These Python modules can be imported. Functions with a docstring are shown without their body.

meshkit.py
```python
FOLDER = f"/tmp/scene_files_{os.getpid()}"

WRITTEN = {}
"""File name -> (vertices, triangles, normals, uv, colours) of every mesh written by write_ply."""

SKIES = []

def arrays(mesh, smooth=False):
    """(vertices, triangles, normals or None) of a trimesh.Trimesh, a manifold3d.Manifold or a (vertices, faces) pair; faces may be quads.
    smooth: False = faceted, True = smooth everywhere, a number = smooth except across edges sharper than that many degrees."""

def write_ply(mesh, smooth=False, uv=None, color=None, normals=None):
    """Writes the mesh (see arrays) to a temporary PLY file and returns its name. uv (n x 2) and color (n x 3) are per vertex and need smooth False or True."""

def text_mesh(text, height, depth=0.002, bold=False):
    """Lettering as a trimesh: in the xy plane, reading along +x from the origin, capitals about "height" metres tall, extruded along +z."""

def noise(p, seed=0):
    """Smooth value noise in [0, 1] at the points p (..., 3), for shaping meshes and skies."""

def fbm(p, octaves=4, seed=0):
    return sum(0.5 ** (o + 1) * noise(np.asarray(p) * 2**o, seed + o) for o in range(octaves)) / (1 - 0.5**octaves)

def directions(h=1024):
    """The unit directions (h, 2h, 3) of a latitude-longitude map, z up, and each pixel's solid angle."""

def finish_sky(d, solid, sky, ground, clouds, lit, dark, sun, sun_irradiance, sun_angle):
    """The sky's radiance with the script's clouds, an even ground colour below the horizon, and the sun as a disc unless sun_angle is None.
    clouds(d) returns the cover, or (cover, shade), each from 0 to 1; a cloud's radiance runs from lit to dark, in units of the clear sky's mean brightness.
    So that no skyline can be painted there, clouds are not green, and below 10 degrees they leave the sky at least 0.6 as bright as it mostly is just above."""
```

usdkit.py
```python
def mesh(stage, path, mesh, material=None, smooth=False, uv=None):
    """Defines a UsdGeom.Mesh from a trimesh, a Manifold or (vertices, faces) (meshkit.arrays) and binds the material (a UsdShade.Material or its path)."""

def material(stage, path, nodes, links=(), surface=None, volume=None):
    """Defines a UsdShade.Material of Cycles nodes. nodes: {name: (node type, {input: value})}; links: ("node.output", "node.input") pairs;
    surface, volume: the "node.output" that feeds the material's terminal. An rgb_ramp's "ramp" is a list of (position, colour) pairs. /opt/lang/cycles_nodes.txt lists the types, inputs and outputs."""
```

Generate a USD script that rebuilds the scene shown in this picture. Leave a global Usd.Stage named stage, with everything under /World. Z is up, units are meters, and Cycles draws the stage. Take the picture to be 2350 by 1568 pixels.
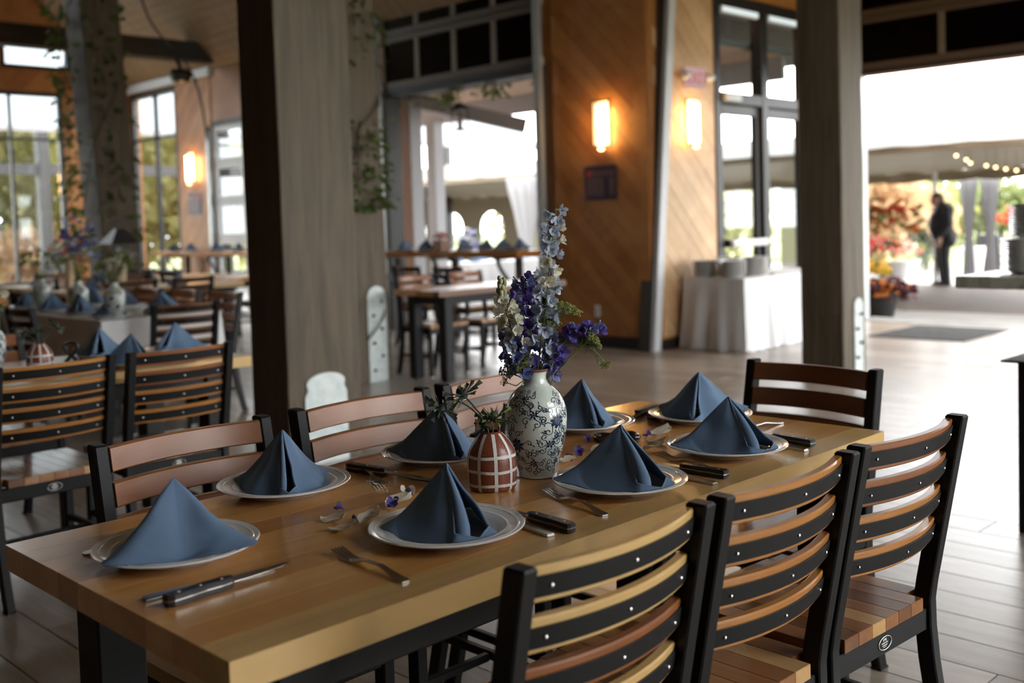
import math, random
import numpy as np, trimesh
import shapely.geometry as sg
from shapely import affinity
import usdkit, meshkit
from pxr import Usd, UsdGeom, UsdLux, UsdShade, Gf, Sdf, Vt

# World frame: x runs along the long side of the dining table, y across it, z up; the near left
# corner of the tabletop stands over the origin. Units are metres.
stage = Usd.Stage.CreateInMemory()
UsdGeom.SetStageUpAxis(stage, 'Z'); UsdGeom.SetStageMetersPerUnit(stage, 1.0)
UsdGeom.Xform.Define(stage, '/World')
PI = math.pi
rng = random.Random(7)
NR = np.random.RandomState(11)

# ------------------------------------------------------------------ camera, sky, exposure
EXPOSURE = 0.0
SKY = 3.6
EYE = (-0.673, -1.206, 1.313)
FOC_PX, PITCH, ROLL, PPX, PPY, AZ = 2431.97, .0496, -.0305, 1175.8, 627.5, .7855
def camera():
    cam = UsdGeom.Camera.Define(stage, '/World/camera')
    cam.CreateHorizontalApertureAttr(36.0); cam.CreateVerticalApertureAttr(36.0*1568/2350)
    cam.CreateFocalLengthAttr(FOC_PX*36.0/2350)
    cam.CreateHorizontalApertureOffsetAttr((1175-PPX)*36/2350)
    cam.CreateVerticalApertureOffsetAttr((PPY-784)*36/2350)
    cam.CreateFStopAttr(2.8); cam.CreateFocusDistanceAttr(2.2)
    cam.CreateExposureAttr(EXPOSURE)
    fw = np.array([math.sin(AZ)*math.cos(PITCH), math.cos(PI/2-AZ)*0+math.cos(AZ)*math.cos(PITCH), -math.sin(PITCH)])
    fw = np.array([math.cos(PITCH)*math.sin(AZ), math.cos(PITCH)*math.cos(AZ), -math.sin(PITCH)])
    r = np.cross(fw, [0, 0, 1.0]); r /= np.linalg.norm(r); u = np.cross(r, fw)
    c, s = math.cos(ROLL), math.sin(ROLL)
    r2, u2 = c*r+s*u, -s*r+c*u
    m = Gf.Matrix4d(*r2, 0, *u2, 0, *(-fw), 0, *EYE, 1)
    UsdGeom.Xformable(cam).AddTransformOp().Set(m)
camera()
sky = UsdLux.DomeLight.Define(stage, '/World/sky')
sky.CreateIntensityAttr(SKY); sky.CreateColorAttr(Gf.Vec3f(.97, .985, 1.0))

# ------------------------------------------------------------------ materials
MATS = {}
def mat(name, nodes, links=(), surface='p.BSDF'):
    MATS[name] = usdkit.material(stage, '/World/Looks/'+name, nodes, links, surface=surface)
    return MATS[name]
def plain(name, col, rough=.5, metal=0., coat=0., spec=.5, sheen=0., bump=None, **kw):
    p = {"base_color": col, "roughness": rough, "metallic": metal, "coat_weight": coat, "specular_ior_level": spec, "sheen_weight": sheen}
    p.update(kw); nodes = {"p": ("principled_bsdf", p)}; links = []
    if bump:
        nodes.update({"tc": ("texture_coordinate", {}), "n": ("noise_texture", {"scale": bump[0], "detail": 3}), "b": ("bump", {"strength": bump[1], "distance": bump[2]})})
        links += [("tc.object", "n.vector"), ("n.fac", "b.height"), ("b.normal", "p.normal")]
    return mat(name, nodes, links)
def mottled(name, c1, c2, scale, rough=.6, vec='object', detail=4, sc3=(1, 1, 1), rot=(0, 0, 0), lo=.35, hi=.65, coat=0., coat_r=.1, bump=0., bdist=.002, metal=0., spec=.5, distortion=0.):
    """Two colours mixed by stretched noise: grain, weave, stain, leaf mottle."""
    nodes = {"tc": ("texture_coordinate", {}), "m": ("mapping", {"scale": sc3, "rotation": rot}),
             "n": ("noise_texture", {"scale": scale, "detail": detail, "roughness": .6, "distortion": distortion}),
             "r": ("rgb_ramp", {"ramp": [(lo, c1), (hi, c2)]}),
             "p": ("principled_bsdf", {"roughness": rough, "coat_weight": coat, "coat_roughness": coat_r, "metallic": metal, "specular_ior_level": spec})}
    links = [("m.vector", "n.vector"), ("n.fac", "r.fac"), ("r.color", "p.base_color")]
    if vec == 'world':
        nodes['g'] = ("geometry", {}); links.append(("g.position", "m.vector"))
    else:
        links.append(("tc."+vec, "m.vector"))
    if bump:
        nodes["b"] = ("bump", {"strength": bump, "distance": bdist}); links += [("n.fac", "b.height"), ("b.normal", "p.normal")]
    return mat(name, nodes, links)
def wood(name, c1, c2, axis='x', rough=.35, coat=.3, coat_r=.15, scale=9., vec='object', bump=.08, spec=.5):
    k = {'x': (.12, 1.6, 1.6), 'y': (1.6, .12, 1.6), 'z': (1.6, 1.6, .12)}[axis]
    return mottled(name, c1, c2, scale, rough, vec, 5, k, (0, 0, 0), .28, .72, coat, coat_r, bump, .001, spec=spec, distortion=.6)
def emit(name, col, strength):
    return mat(name, {"e": ("emission", {"color": col, "strength": strength})}, surface='e.emission')
def leafy(name, c1, c2, scale=3., trans=.4, rough=.55):
    nodes = {"tc": ("texture_coordinate", {}), "n": ("noise_texture", {"scale": scale, "detail": 2}), "r": ("rgb_ramp", {"ramp": [(.35, c1), (.65, c2)]}),
             "p": ("principled_bsdf", {"roughness": rough, "specular_ior_level": .3}), "t": ("translucent_bsdf", {}), "x": ("mix_closure", {"fac": trans})}
    return mat(name, nodes, [("tc.object", "n.vector"), ("n.fac", "r.fac"), ("r.color", "p.base_color"), ("r.color", "t.color"), ("p.BSDF", "x.closure1"), ("t.BSDF", "x.closure2")], surface='x.closure')
def petal(name, c1, c2, scale=60.):
    return leafy(name, c1, c2, scale, .35, .5)

# table and chair timber
TAB = []
for i, (a, b) in enumerate([((.60, .31, .085), (.45, .21, .05)), ((.54, .265, .068), (.40, .175, .038)), ((.66, .36, .11), (.52, .255, .065)), ((.48, .215, .052), (.33, .13, .028))]):
    TAB.append(wood('table_wood_%d' % i, a, b, 'x', .3, .55, .2, 8.))
wood('table_edge', (.56, .36, .13), (.42, .25, .08), 'x', .4, .3, .25, 8.)
wood('slat_maple', (.60, .40, .16), (.45, .27, .09), 'x', .32, .5, .15)
wood('slat_honey', (.44, .19, .045), (.28, .105, .022), 'x', .3, .55, .14)
wood('slat_cherry', (.27, .095, .028), (.17, .054, .015), 'x', .38, .22, .25)
wood('slat_walnut', (.19, .07, .024), (.10, .036, .013), 'x', .38, .22, .25)
for i, (a, b) in enumerate([((.27, .11, .034), (.17, .062, .018)), ((.36, .165, .05), (.24, .10, .028)), ((.18, .07, .022), (.10, .036, .012)), ((.50, .30, .12), (.36, .19, .065))]):
    wood('seat_wood_%d' % i, a, b, 'y', .25, .6, .1)
plain('black_metal', (.006, .006, .0062), .5, 0, 0, .25, bump=(400, .12, .0006))
plain('black_plastic', (.012, .011, .011), .38, spec=.5)
plain('rivet_steel', (.75, .74, .72), .25, 1.)
plain('badge_silver', (.55, .54, .52), .4, .6)
plain('cutlery_steel', (.52, .50, .475), .22, 1.)
plain('glazed_white', (.74, .73, .70), .16, 0, .4, .5)
mottled('napkin_blue', (.105, .165, .255), (.125, .19, .285), 900, .85, 'object', 2, (1, 1, 1), bump=.25, bdist=.0004, spec=.2)
mottled('white_linen', (.78, .78, .78), (.70, .70, .71), 400, .9, 'object', 2, bump=.2, bdist=.0006, spec=.2)
# ceramics
mottled('celadon_glaze', (.52, .58, .52), (.60, .64, .57), 25, .12, 'object', 4, coat=.5, coat_r=.05)
plain('cobalt_paint', (.012, .02, .055), .2, 0, .3)
plain('cobalt_wash', (.05, .075, .14), .2, 0, .3)
plain('raw_clay_rim', (.16, .06, .03), .8)
mottled('terracotta', (.22, .055, .025), (.15, .036, .018), 260, .34, 'object', 3, coat=.25, bump=.5, bdist=.0015)
mottled('white_slip', (.66, .64, .60), (.55, .53, .50), 300, .5, 'object', 3, bump=.3, bdist=.0006)
# timber frame, walls, floor
mottled('dark_timber', (.118, .088, .055), (.055, .04, .024), 7, .62, 'object', 6, (2.2, 2.2, .16), (0, 0, 0), .3, .7, .05, .4, .25, .003, spec=.35, distortion=1.2)
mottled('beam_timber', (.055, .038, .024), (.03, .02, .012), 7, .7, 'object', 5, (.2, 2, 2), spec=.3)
mottled('galvanised', (.50, .54, .52), (.38, .43, .42), 22, .42, 'object', 5, metal=.35, coat=.1)
for i, (a, b) in enumerate([((.42, .18, .042), (.33, .125, .028)), ((.46, .205, .055), (.36, .145, .034)), ((.37, .15, .034), (.28, .098, .020))]):
    mottled('cedar_%d' % i, a, b, 3.2, .5, 'world', 5, (1, 1, 1), (0, 0, 0), .3, .7, .12, .3, .06, .002, distortion=1.5)
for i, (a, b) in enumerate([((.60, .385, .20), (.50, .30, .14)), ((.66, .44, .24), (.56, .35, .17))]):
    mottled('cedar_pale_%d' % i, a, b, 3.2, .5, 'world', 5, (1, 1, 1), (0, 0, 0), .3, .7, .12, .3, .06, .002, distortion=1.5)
mottled('ceiling_wood', (.30, .20, .105), (.22, .14, .065), 4, .6, 'world', 5, (.4, 3, .4))
for i, (a, b) in enumerate([((.42, .36, .30), (.30, .25, .20)), ((.37, .315, .26), (.26, .215, .17)), ((.47, .405, .34), (.34, .285, .23)), ((.33, .275, .22), (.23, .185, .145))]):
    mottled('floor_plank_%d' % i, a, b, 5.5, .30, 'world', 6, (2.6, .35, 1), (0, 0, 0), .3, .7, .12, .3, .1, .0015, distortion=1.4)
plain('door_brown', (.085, .058, .036), .5)
plain('door_stile', (.17, .14, .105), .5)
plain('white_trim', (.62, .64, .66), .5)
plain('dark_frame', (.022, .021, .021), .45)
plain('track_steel', (.42, .44, .44), .4, .7)
plain('grey_trim', (.055, .05, .045), .6)
plain('white_paint', (.72, .72, .72), .5)
plain('grey_white_paint', (.46, .46, .48), .6)
def pane_mat(name, tint, gloss, rough, base=.045):
    """Thin pane: plain transparency with a two-sided Schlick reflection."""
    mat(name, {"g": ("geometry", {}), "d": ("vector_math", {"math_type": "dot_product"}), "a": ("math", {"math_type": "absolute"}), "i": ("math", {"math_type": "subtract", "value1": 1.0}),
               "w": ("math", {"math_type": "power", "value2": 5.0}), "m": ("math", {"math_type": "multiply_add", "value2": .9, "value3": base}),
               "t": ("transparent_bsdf", {"color": tint}), "y": ("glossy_bsdf", {"color": gloss, "roughness": rough}), "x": ("mix_closure", {})},
        [("g.normal", "d.vector1"), ("g.incoming", "d.vector2"), ("d.value", "a.value1"), ("a.value", "i.value2"), ("i.value", "w.value1"), ("w.value", "m.value1"), ("m.value", "x.fac"), ("t.BSDF", "x.closure1"), ("y.BSDF", "x.closure2")], surface='x.closure')
pane_mat('window_glass', (.96, .98, .98), (.95, .95, .95), .02)
pane_mat('tinted_pane', (.10, .075, .05), (.35, .28, .2), .3, .02)
plain('clear_glass', (1, 1, 1), .02, transmission_weight=1.0, ior=1.45)
emit('tube_glow', (1.0, .56, .19), 55.)
emit('bulb_glow', (1.0, .66, .32), 8.)
emit('exit_glow', (.95, .62, .60), .55)
emit('exit_red', (.9, .16, .15), .6)
emit('fluorescent', (.9, 1., .98), .9)
plain('print_dark', (.035, .018, .04), .4)
plain('print_mid', (.13, .075, .07), .4)
plain('print_pale', (.38, .30, .27), .4)
plain('print_red', (.45, .05, .04), .4)
# outdoors
mottled('concrete', (.20, .19, .175), (.25, .24, .22), 1.5, .8, 'world', 5)
mottled('pale_gravel', (.24, .225, .215), (.29, .275, .26), 6, .9, 'world', 4)
mottled('brown_deck', (.075, .043, .018), (.045, .026, .011), 2.5, .7, 'world', 4)
mottled('lawn', (.14, .16, .05), (.20, .205, .075), 1.2, .9, 'world', 4)
mottled('mat_grey', (.055, .055, .055), (.095, .095, .092), 30, .95, 'object', 4, spec=.1)
def vinyl(name, c, trans):
    mat(name, {"p": ("principled_bsdf", {"base_color": c, "roughness": .45}), "t": ("translucent_bsdf", {"color": c}), "x": ("mix_closure", {"fac": trans})},
        [("p.BSDF", "x.closure1"), ("t.BSDF", "x.closure2")], surface='x.closure')
vinyl('tent_roof', (.25, .228, .19), .55)
vinyl('tent_wall', (.26, .215, .15), .30)
vinyl('tent_drape', (.42, .42, .43), .35)
plain('pale_shingle', (.17, .185, .195), .8, bump=(4, .3, .02))
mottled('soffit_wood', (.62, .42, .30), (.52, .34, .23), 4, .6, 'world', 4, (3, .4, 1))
mottled('bark_pale', (.52, .46, .40), (.38, .32, .27), 5, .9, 'object', 4, (2, 2, .5))
mottled('bark_dark', (.10, .07, .05), (.06, .04, .03), 5, .9, 'object', 4, (2, 2, .5))
leafy('leaf_yellow', (.26, .25, .075), (.33, .30, .12), 1.5, .5)
leafy('leaf_green', (.13, .16, .05), (.20, .225, .08), 1.5, .5)
leafy('leaf_deep', (.04, .065, .022), (.07, .10, .036), 1.5, .4)
leafy('leaf_bright', (.46, .46, .19), (.58, .55, .28), 1.5, .5)
leafy('leaf_silver', (.19, .225, .16), (.25, .275, .20), 1.5, .4)
leafy('leaf_peach', (.42, .26, .13), (.48, .33, .20), 1.5, .5)
leafy('leaf_wine', (.035, .010, .012), (.07, .016, .02), 1.5, .3)
leafy('ivy_leaf', (.05, .085, .02), (.10, .14, .035), 20, .35)
petal('petal_white', (.72, .68, .54), (.80, .77, .66))
petal('petal_cream', (.62, .60, .44), (.72, .70, .58))
petal('petal_ice', (.40, .46, .58), (.55, .60, .68))
petal('petal_blue', (.13, .15, .34), (.24, .27, .48))
petal('petal_violet', (.085, .06, .26), (.16, .12, .40))
petal('petal_red', (.62, .06, .04), (.78, .12, .08))
petal('petal_yellow', (.78, .50, .03), (.85, .60, .08))
petal('petal_pink', (.70, .16, .18), (.78, .26, .28))
petal('petal_orange', (.75, .25, .05), (.8, .33, .1))
leafy('bud_green', (.40, .43, .22), (.55, .56, .36), 80, .3)
leafy('stem_green', (.13, .17, .04), (.20, .24, .07), 40, .2)
leafy('umbel_green', (.30, .34, .10), (.44, .46, .19), 60, .4)
leafy('thistle_green', (.10, .13, .06), (.055, .075, .045), 90, .2)
leafy('thistle_dark', (.028, .036, .034), (.05, .058, .05), 120, .1)
plain('dried_brown', (.06, .045, .025), .8)
mottled('marble', (.50, .49, .42), (.12, .11, .09), 9, .25, 'object', 6, (1, 1, 1), lo=.42, hi=.75, distortion=2.)
plain('wine_black', (.010, .0095, .009), .5)
wood('cabinet_wood', (.075, .028, .012), (.045, .016, .008), 'z', .35, .3)
plain('suit_black', (.012, .012, .014), .8)
plain('skin', (.36, .20, .14), .5)
plain('hair_grey', (.04, .035, .03), .7)
plain('candle_wax', (.70, .55, .34), .5, subsurface_weight=.3)
plain('card_white', (.8, .8, .78), .6)
plain('bare_bracket', (.018, .018, .018), .5)
plain('gunmetal', (.10, .09, .09), .22, .9)

# ------------------------------------------------------------------ mesh helpers: a mesh is (vertices, triangles)
def cat(*ms):
    ms = [m for g in ms for m in (g if isinstance(g, list) else [g])]
    vs, fs, n = [], [], 0
    for v, f in ms:
        vs.append(np.asarray(v, float)); fs.append(np.asarray(f, int)+n); n += len(v)
    return np.vstack(vs), np.vstack(fs)
def _chamfer_faces():
    pts = []
    for sx in (-1, 1):
        for sy in (-1, 1):
            for sz in (-1, 1):
                pts += [(sx*1., sy*.8, sz*.8), (sx*.8, sy*1., sz*.8), (sx*.8, sy*.8, sz*1.)]
    h = trimesh.convex.convex_hull(np.array(pts))
    # keep the order of pts
    from scipy.spatial import cKDTree
    idx = cKDTree(np.array(pts)).query(h.vertices)[1]
    return idx[h.faces]
CHF = _chamfer_faces()
def box(c, d, b=0.):
    """Box of centre c and size d; b chamfers its edges."""
    h = np.asarray(d, float)/2
    if not b:
        v = np.array([(x, y, z) for x in (-1, 1) for y in (-1, 1) for z in (-1, 1)])*h+c
        f = np.array([(0, 1, 3), (0, 3, 2), (4, 6, 7), (4, 7, 5), (0, 4, 5), (0, 5, 1), (2, 3, 7), (2, 7, 6), (0, 2, 6), (0, 6, 4), (1, 5, 7), (1, 7, 3)])
        return v, f
    b = min(b, *(h*.9)); v = []
    for sx in (-1, 1):
        for sy in (-1, 1):
            for sz in (-1, 1):
                s = np.array([sx, sy, sz])
                for k in range(3):
                    o = h-b; o[k] = h[k]; v.append(s*o+c)
    return np.array(v), CHF
def bx(x0, x1, y0, y1, z0, z1, b=0.):
    return box(((x0+x1)/2, (y0+y1)/2, (z0+z1)/2), (abs(x1-x0), abs(y1-y0), abs(z1-z0)), b)
def grid_faces(n, m, wrap_n=False, wrap_m=False):
    i, j = np.meshgrid(np.arange(n if wrap_n else n-1), np.arange(m if wrap_m else m-1), indexing='ij')
    a = i*m+j; b = ((i+1) % n)*m+j; c = ((i+1) % n)*m+(j+1) % m; d = i*m+(j+1) % m
    q = np.stack([a, b, c, d], -1).reshape(-1, 4)
    return np.vstack([q[:, [0, 1, 2]], q[:, [0, 2, 3]]])
def surf(P, wrap_n=False, wrap_m=False):
    P = np.asarray(P, float); n, m = P.shape[:2]
    return P.reshape(-1, 3), grid_faces(n, m, wrap_n, wrap_m)
def tube(pts, r, n=8, caps=True):
    p = np.asarray(pts, float); r = np.broadcast_to(np.asarray(r, float), (len(p),))
    t = np.gradient(p, axis=0); t /= np.linalg.norm(t, axis=1, keepdims=True)+1e-12
    up = np.array([0, 0, 1.]) if abs(t[0][2]) < .9 else np.array([1., 0, 0])
    a = np.zeros_like(p); a0 = np.cross(t[0], up); a0 /= np.linalg.norm(a0)
    for i in range(len(p)):
        a0 = a0-t[i]*(a0@t[i]); a0 /= np.linalg.norm(a0)+1e-12; a[i] = a0
    b = np.cross(t, a); w = np.arange(n)*2*PI/n
    V = p[:, None]+r[:, None, None]*(np.cos(w)[None, :, None]*a[:, None]+np.sin(w)[None, :, None]*b[:, None])
    v, f = surf(V, False, True)
    if caps:
        k = len(v); v = np.vstack([v, p[0], p[-1]]); L = (len(p)-1)*n
        f = np.vstack([f, [(k, (j+1) % n, j) for j in range(n)], [(k+1, L+j, L+(j+1) % n) for j in range(n)]])
    return v, f[:, ::-1]
def rod(p0, p1, r0, r1=None, n=10):
    return tube([p0, p1], [r0, r0 if r1 is None else r1], n)
def lathe(prof, n=32, closed_ends=True):
    pr = np.asarray(prof, float); w = np.arange(n)*2*PI/n
    V = np.stack([pr[:, None, 0]*np.cos(w), pr[:, None, 0]*np.sin(w), np.broadcast_to(pr[:, None, 1], (len(pr), n))], -1)
    v, f = surf(V, False, True)
    return v, f
def extrude(poly, h):
    polys = getattr(poly, 'geoms', [poly]); out = []
    for g in polys:
        if g.area < 1e-9: continue
        m = trimesh.creation.extrude_polygon(g, h, engine='earcut'); out.append((np.array(m.vertices), np.array(m.faces)))
    return cat(out)
def move(m, d=(0, 0, 0), rz=0., rx=0., ry=0., s=1.):
    v = np.asarray(m[0], float)*s
    for ang, (i, j) in ((rx, (1, 2)), (ry, (2, 0)), (rz, (0, 1))):
        if ang:
            c, q = math.cos(ang), math.sin(ang); a, b = v[:, i].copy(), v[:, j].copy()
            v = v.copy(); v[:, i] = c*a-q*b; v[:, j] = q*a+c*b
    return v+np.asarray(d, float), m[1]
def axes(m, o, ex, ey, ez):
    """Places a mesh modelled in xyz into the frame (o; ex, ey, ez)."""
    v = np.asarray(m[0], float)
    return np.asarray(o, float)+v[:, :1]*np.asarray(ex, float)+v[:, 1:2]*np.asarray(ey, float)+v[:, 2:3]*np.asarray(ez, float), m[1]
def solidify(P, th, wrap=False):
    """A sheet P (n x m grid) given thickness th along its normals."""
    P = np.asarray(P, float)
    du = np.gradient(P, axis=0); dv = np.gradient(P, axis=1)
    nn = np.cross(du, dv); nn /= np.linalg.norm(nn, axis=2, keepdims=True)+1e-9
    A, B = P+nn*th/2, P-nn*th/2; n, m = P.shape[:2]
    va, fa = surf(A); vb, fb = surf(B); k = len(va)
    rim = [i*m for i in range(n)]+[(n-1)*m+j for j in range(1, m)]+[i*m+m-1 for i in range(n-2, -1, -1)]+[j for j in range(m-2, 0, -1)]
    e = []
    for a, b in zip(rim, rim[1:]+rim[:1]): e += [(a, b, b+k), (a, b+k, a+k)]
    return np.vstack([va, vb]), np.vstack([fa, fb[:, ::-1]+k, np.array(e)[:, ::-1]])
def ball(c, r, sub=1, sq=(1, 1, 1)):
    s = trimesh.creation.icosphere(sub, 1.0)
    return np.array(s.vertices)*np.asarray(sq)*r+np.asarray(c, float), np.array(s.faces)
def hull(pts):
    h = trimesh.convex.convex_hull(np.asarray(pts, float)); return np.array(h.vertices), np.array(h.faces)
def catmull(pts, n=40):
    p = np.asarray(pts, float); p = np.vstack([2*p[0]-p[1], p, 2*p[-1]-p[-2]]); out = []
    segs = len(p)-3; k = max(2, n//segs)
    for i in range(segs):
        a, b, c, d = p[i:i+4]
        for t in np.linspace(0, 1, k, endpoint=(i == segs-1)):
            out.append(.5*((2*b)+(c-a)*t+(2*a-5*b+4*c-d)*t*t+(3*b-a-3*c+d)*t**3))
    return np.array(out)

# ------------------------------------------------------------------ objects, parts, copies
USED = {}
def path_for(parent, name):
    n = USED.get((parent, name), 0); USED[(parent, name)] = n+1
    return parent+'/'+name+('_%03d' % n if n else '')
def tag(prim, label=None, category=None, group=None, kind=None):
    for k, v in (('label', label), ('category', category), ('group', group), ('kind', kind)):
        if v: prim.SetCustomDataByKey(k, v)
    return prim
def put(prim, loc=(0, 0, 0), rz=0., scale=None, rot=None):
    x = UsdGeom.Xformable(prim); x.ClearXformOpOrder()
    x.AddTranslateOp().Set(Gf.Vec3d(*map(float, loc)))
    if rot: x.AddRotateXYZOp().Set(Gf.Vec3f(*map(float, rot)))
    elif rz: x.AddRotateZOp().Set(float(math.degrees(rz)))
    if scale: x.AddScaleOp().Set(Gf.Vec3f(*(scale if isinstance(scale, (tuple, list)) else (scale,)*3)))
def thing(name, label, category, loc=(0, 0, 0), rz=0., group=None, kind=None, scale=None, rot=None):
    p = UsdGeom.Xform.Define(stage, path_for('/World', name)).GetPrim()
    put(p, loc, rz, scale, rot); return tag(p, label, category, group, kind)
def part(parent, name, mesh, m, smooth=False, label=None, kind=None):
    pp = parent if isinstance(parent, str) else str(parent.GetPath())
    g = usdkit.mesh(stage, path_for(pp, name), mesh, MATS[m], smooth=smooth)
    return tag(g.GetPrim(), label, None, None, kind)
def whole(name, mesh, m, label, category, loc=(0, 0, 0), rz=0., smooth=False, group=None, kind=None, rot=None):
    """A thing that is one mesh."""
    g = usdkit.mesh(stage, path_for('/World', name), mesh, MATS[m], smooth=smooth)
    put(g.GetPrim(), loc, rz, rot=rot); return tag(g.GetPrim(), label, category, group, kind)
def struct(name, mesh, m, smooth=False):
    g = usdkit.mesh(stage, path_for('/World', name), mesh, MATS[m], smooth=smooth)
    return tag(g.GetPrim(), kind='structure')
def copy(src, label, loc, rz=0., group=None, scale=None, rot=None):
    name = src.GetName(); name = name[:-4] if name[-4:-3] == '_' and name[-3:].isdigit() else name
    was = src.GetCustomData()
    pth = path_for('/World', name)
    p = (UsdGeom.Mesh.Define(stage, pth) if src.IsA(UsdGeom.Mesh) else UsdGeom.Xform.Define(stage, pth)).GetPrim()
    p.GetReferences().AddInternalReference(src.GetPath())
    if not src.IsA(UsdGeom.Mesh): p.SetInstanceable(True)
    put(p, loc, rz, scale, rot)
    return tag(p, label, was.get('category'), group or was.get('group'))

# ------------------------------------------------------------------ floor: planks along y
S_BACK, T_PIER, S_OPEN, T_GABLE, S_LEFT, T_REAR = 7.55, 5.10, 11.25, 16.3, -6.0, -6.0
Z_DOOR, Z_EAVE = 2.90, 3.75
def build_floor():
    foot = sg.Polygon([(S_LEFT, T_REAR), (S_OPEN, T_REAR), (S_OPEN, T_PIER), (S_BACK, T_PIER), (S_BACK, T_GABLE), (S_LEFT, T_GABLE)])
    fl = struct('floor', move(extrude(foot, .06), (0, 0, -.072)), 'grey_trim')
    W, L = .185, 1.52; seen = []; rest = []
    nx = int(math.ceil((S_OPEN-S_LEFT)/W)); r = random.Random(3)
    for i in range(nx):
        x0 = S_LEFT+i*W; off = r.random()*L; y = T_REAR-off
        while y < T_GABLE:
            pg = sg.box(x0+.0012, max(y, T_REAR)+.0012, x0+W-.0012, min(y+L, T_GABLE)-.0012).intersection(foot) if min(y+L, T_GABLE)-max(y, T_REAR) > .02 else None
            if pg is not None and not pg.is_empty and pg.area > .003:
                b = pg.bounds; m = bx(b[0], b[2], b[1], b[3], -.012, 0., .0015)
                c = np.array([(b[0]+b[2])/2, (b[1]+b[3])/2]); d = c-np.array(EYE[:2])
                dep = d@np.array([.707, .707]); lat = d@np.array([.707, -.707])
                vis = dep > 1.2 and abs(lat) < .52*dep+.5
                under = (c[1] > 6.3 and c[0] < 4) or dep > 11.6
                k = r.randrange(4)
                if vis and not under: seen.append((dep, m, k))
                else: rest.append((k, m))
            y += L
    seen.sort(key=lambda q: q[0])
    for q in seen[290:]: rest.append((q[2], q[1]))
    for _, m, k in seen[:290]: part(fl, 'plank', m, 'floor_plank_%d' % k)
    for k in range(4):
        part(fl, 'plank', cat([m for q, m in rest if q == k]), 'floor_plank_%d' % k, kind='stuff')
build_floor()

def wall_poly(name, poly, origin, eu, th, m, boards=None, board_mat='cedar_', kindof='structure'):
    """A wall from a polygon in (u along eu, z); th is its thickness vector. boards: polygon of (u, z) clad in diagonal boards that are parts."""
    eu = np.asarray(eu, float); thv = np.asarray(th, float); t = np.linalg.norm(thv)
    mesh = axes(extrude(poly, t), origin, eu, (0, 0, 1), thv/t)
    w = struct(name, mesh, m)
    return w
def clad(wall, poly, origin, eu, n, w=.135, slope=1, depth=.014, seed=0, name='board', mats=('cedar_0', 'cedar_1', 'cedar_2'), gap=.0025):
    """Diagonal tongue-and-groove boards on a wall: each its own mesh."""
    r = random.Random(seed); u0, z0, u1, z1 = poly.bounds; q = math.sqrt(.5)
    c0, c1 = (u0+slope*z0 if slope > 0 else u0-z1), (u1+z1 if slope > 0 else u1-z0)
    k = 0; c = c0
    while c < c1:
        ww = w/q
        # band c <= u + slope*z <= c+ww
        far = 30
        band = sg.Polygon([(c+gap-slope*z, z) for z in (-far, far)]+[(c+ww-gap-slope*z, z) for z in (far, -far)])
        g = band.intersection(poly)
        for gg in getattr(g, 'geoms', [g]):
            if not gg.is_empty and gg.area > .002 and gg.geom_type == 'Polygon':
                d = depth+r.uniform(-.002, .002)
                part(wall, name, axes(extrude(gg, d), origin, eu, (0, 0, 1), np.asarray(n, float)), r.choice(mats))
        c += ww; k += 1

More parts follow.
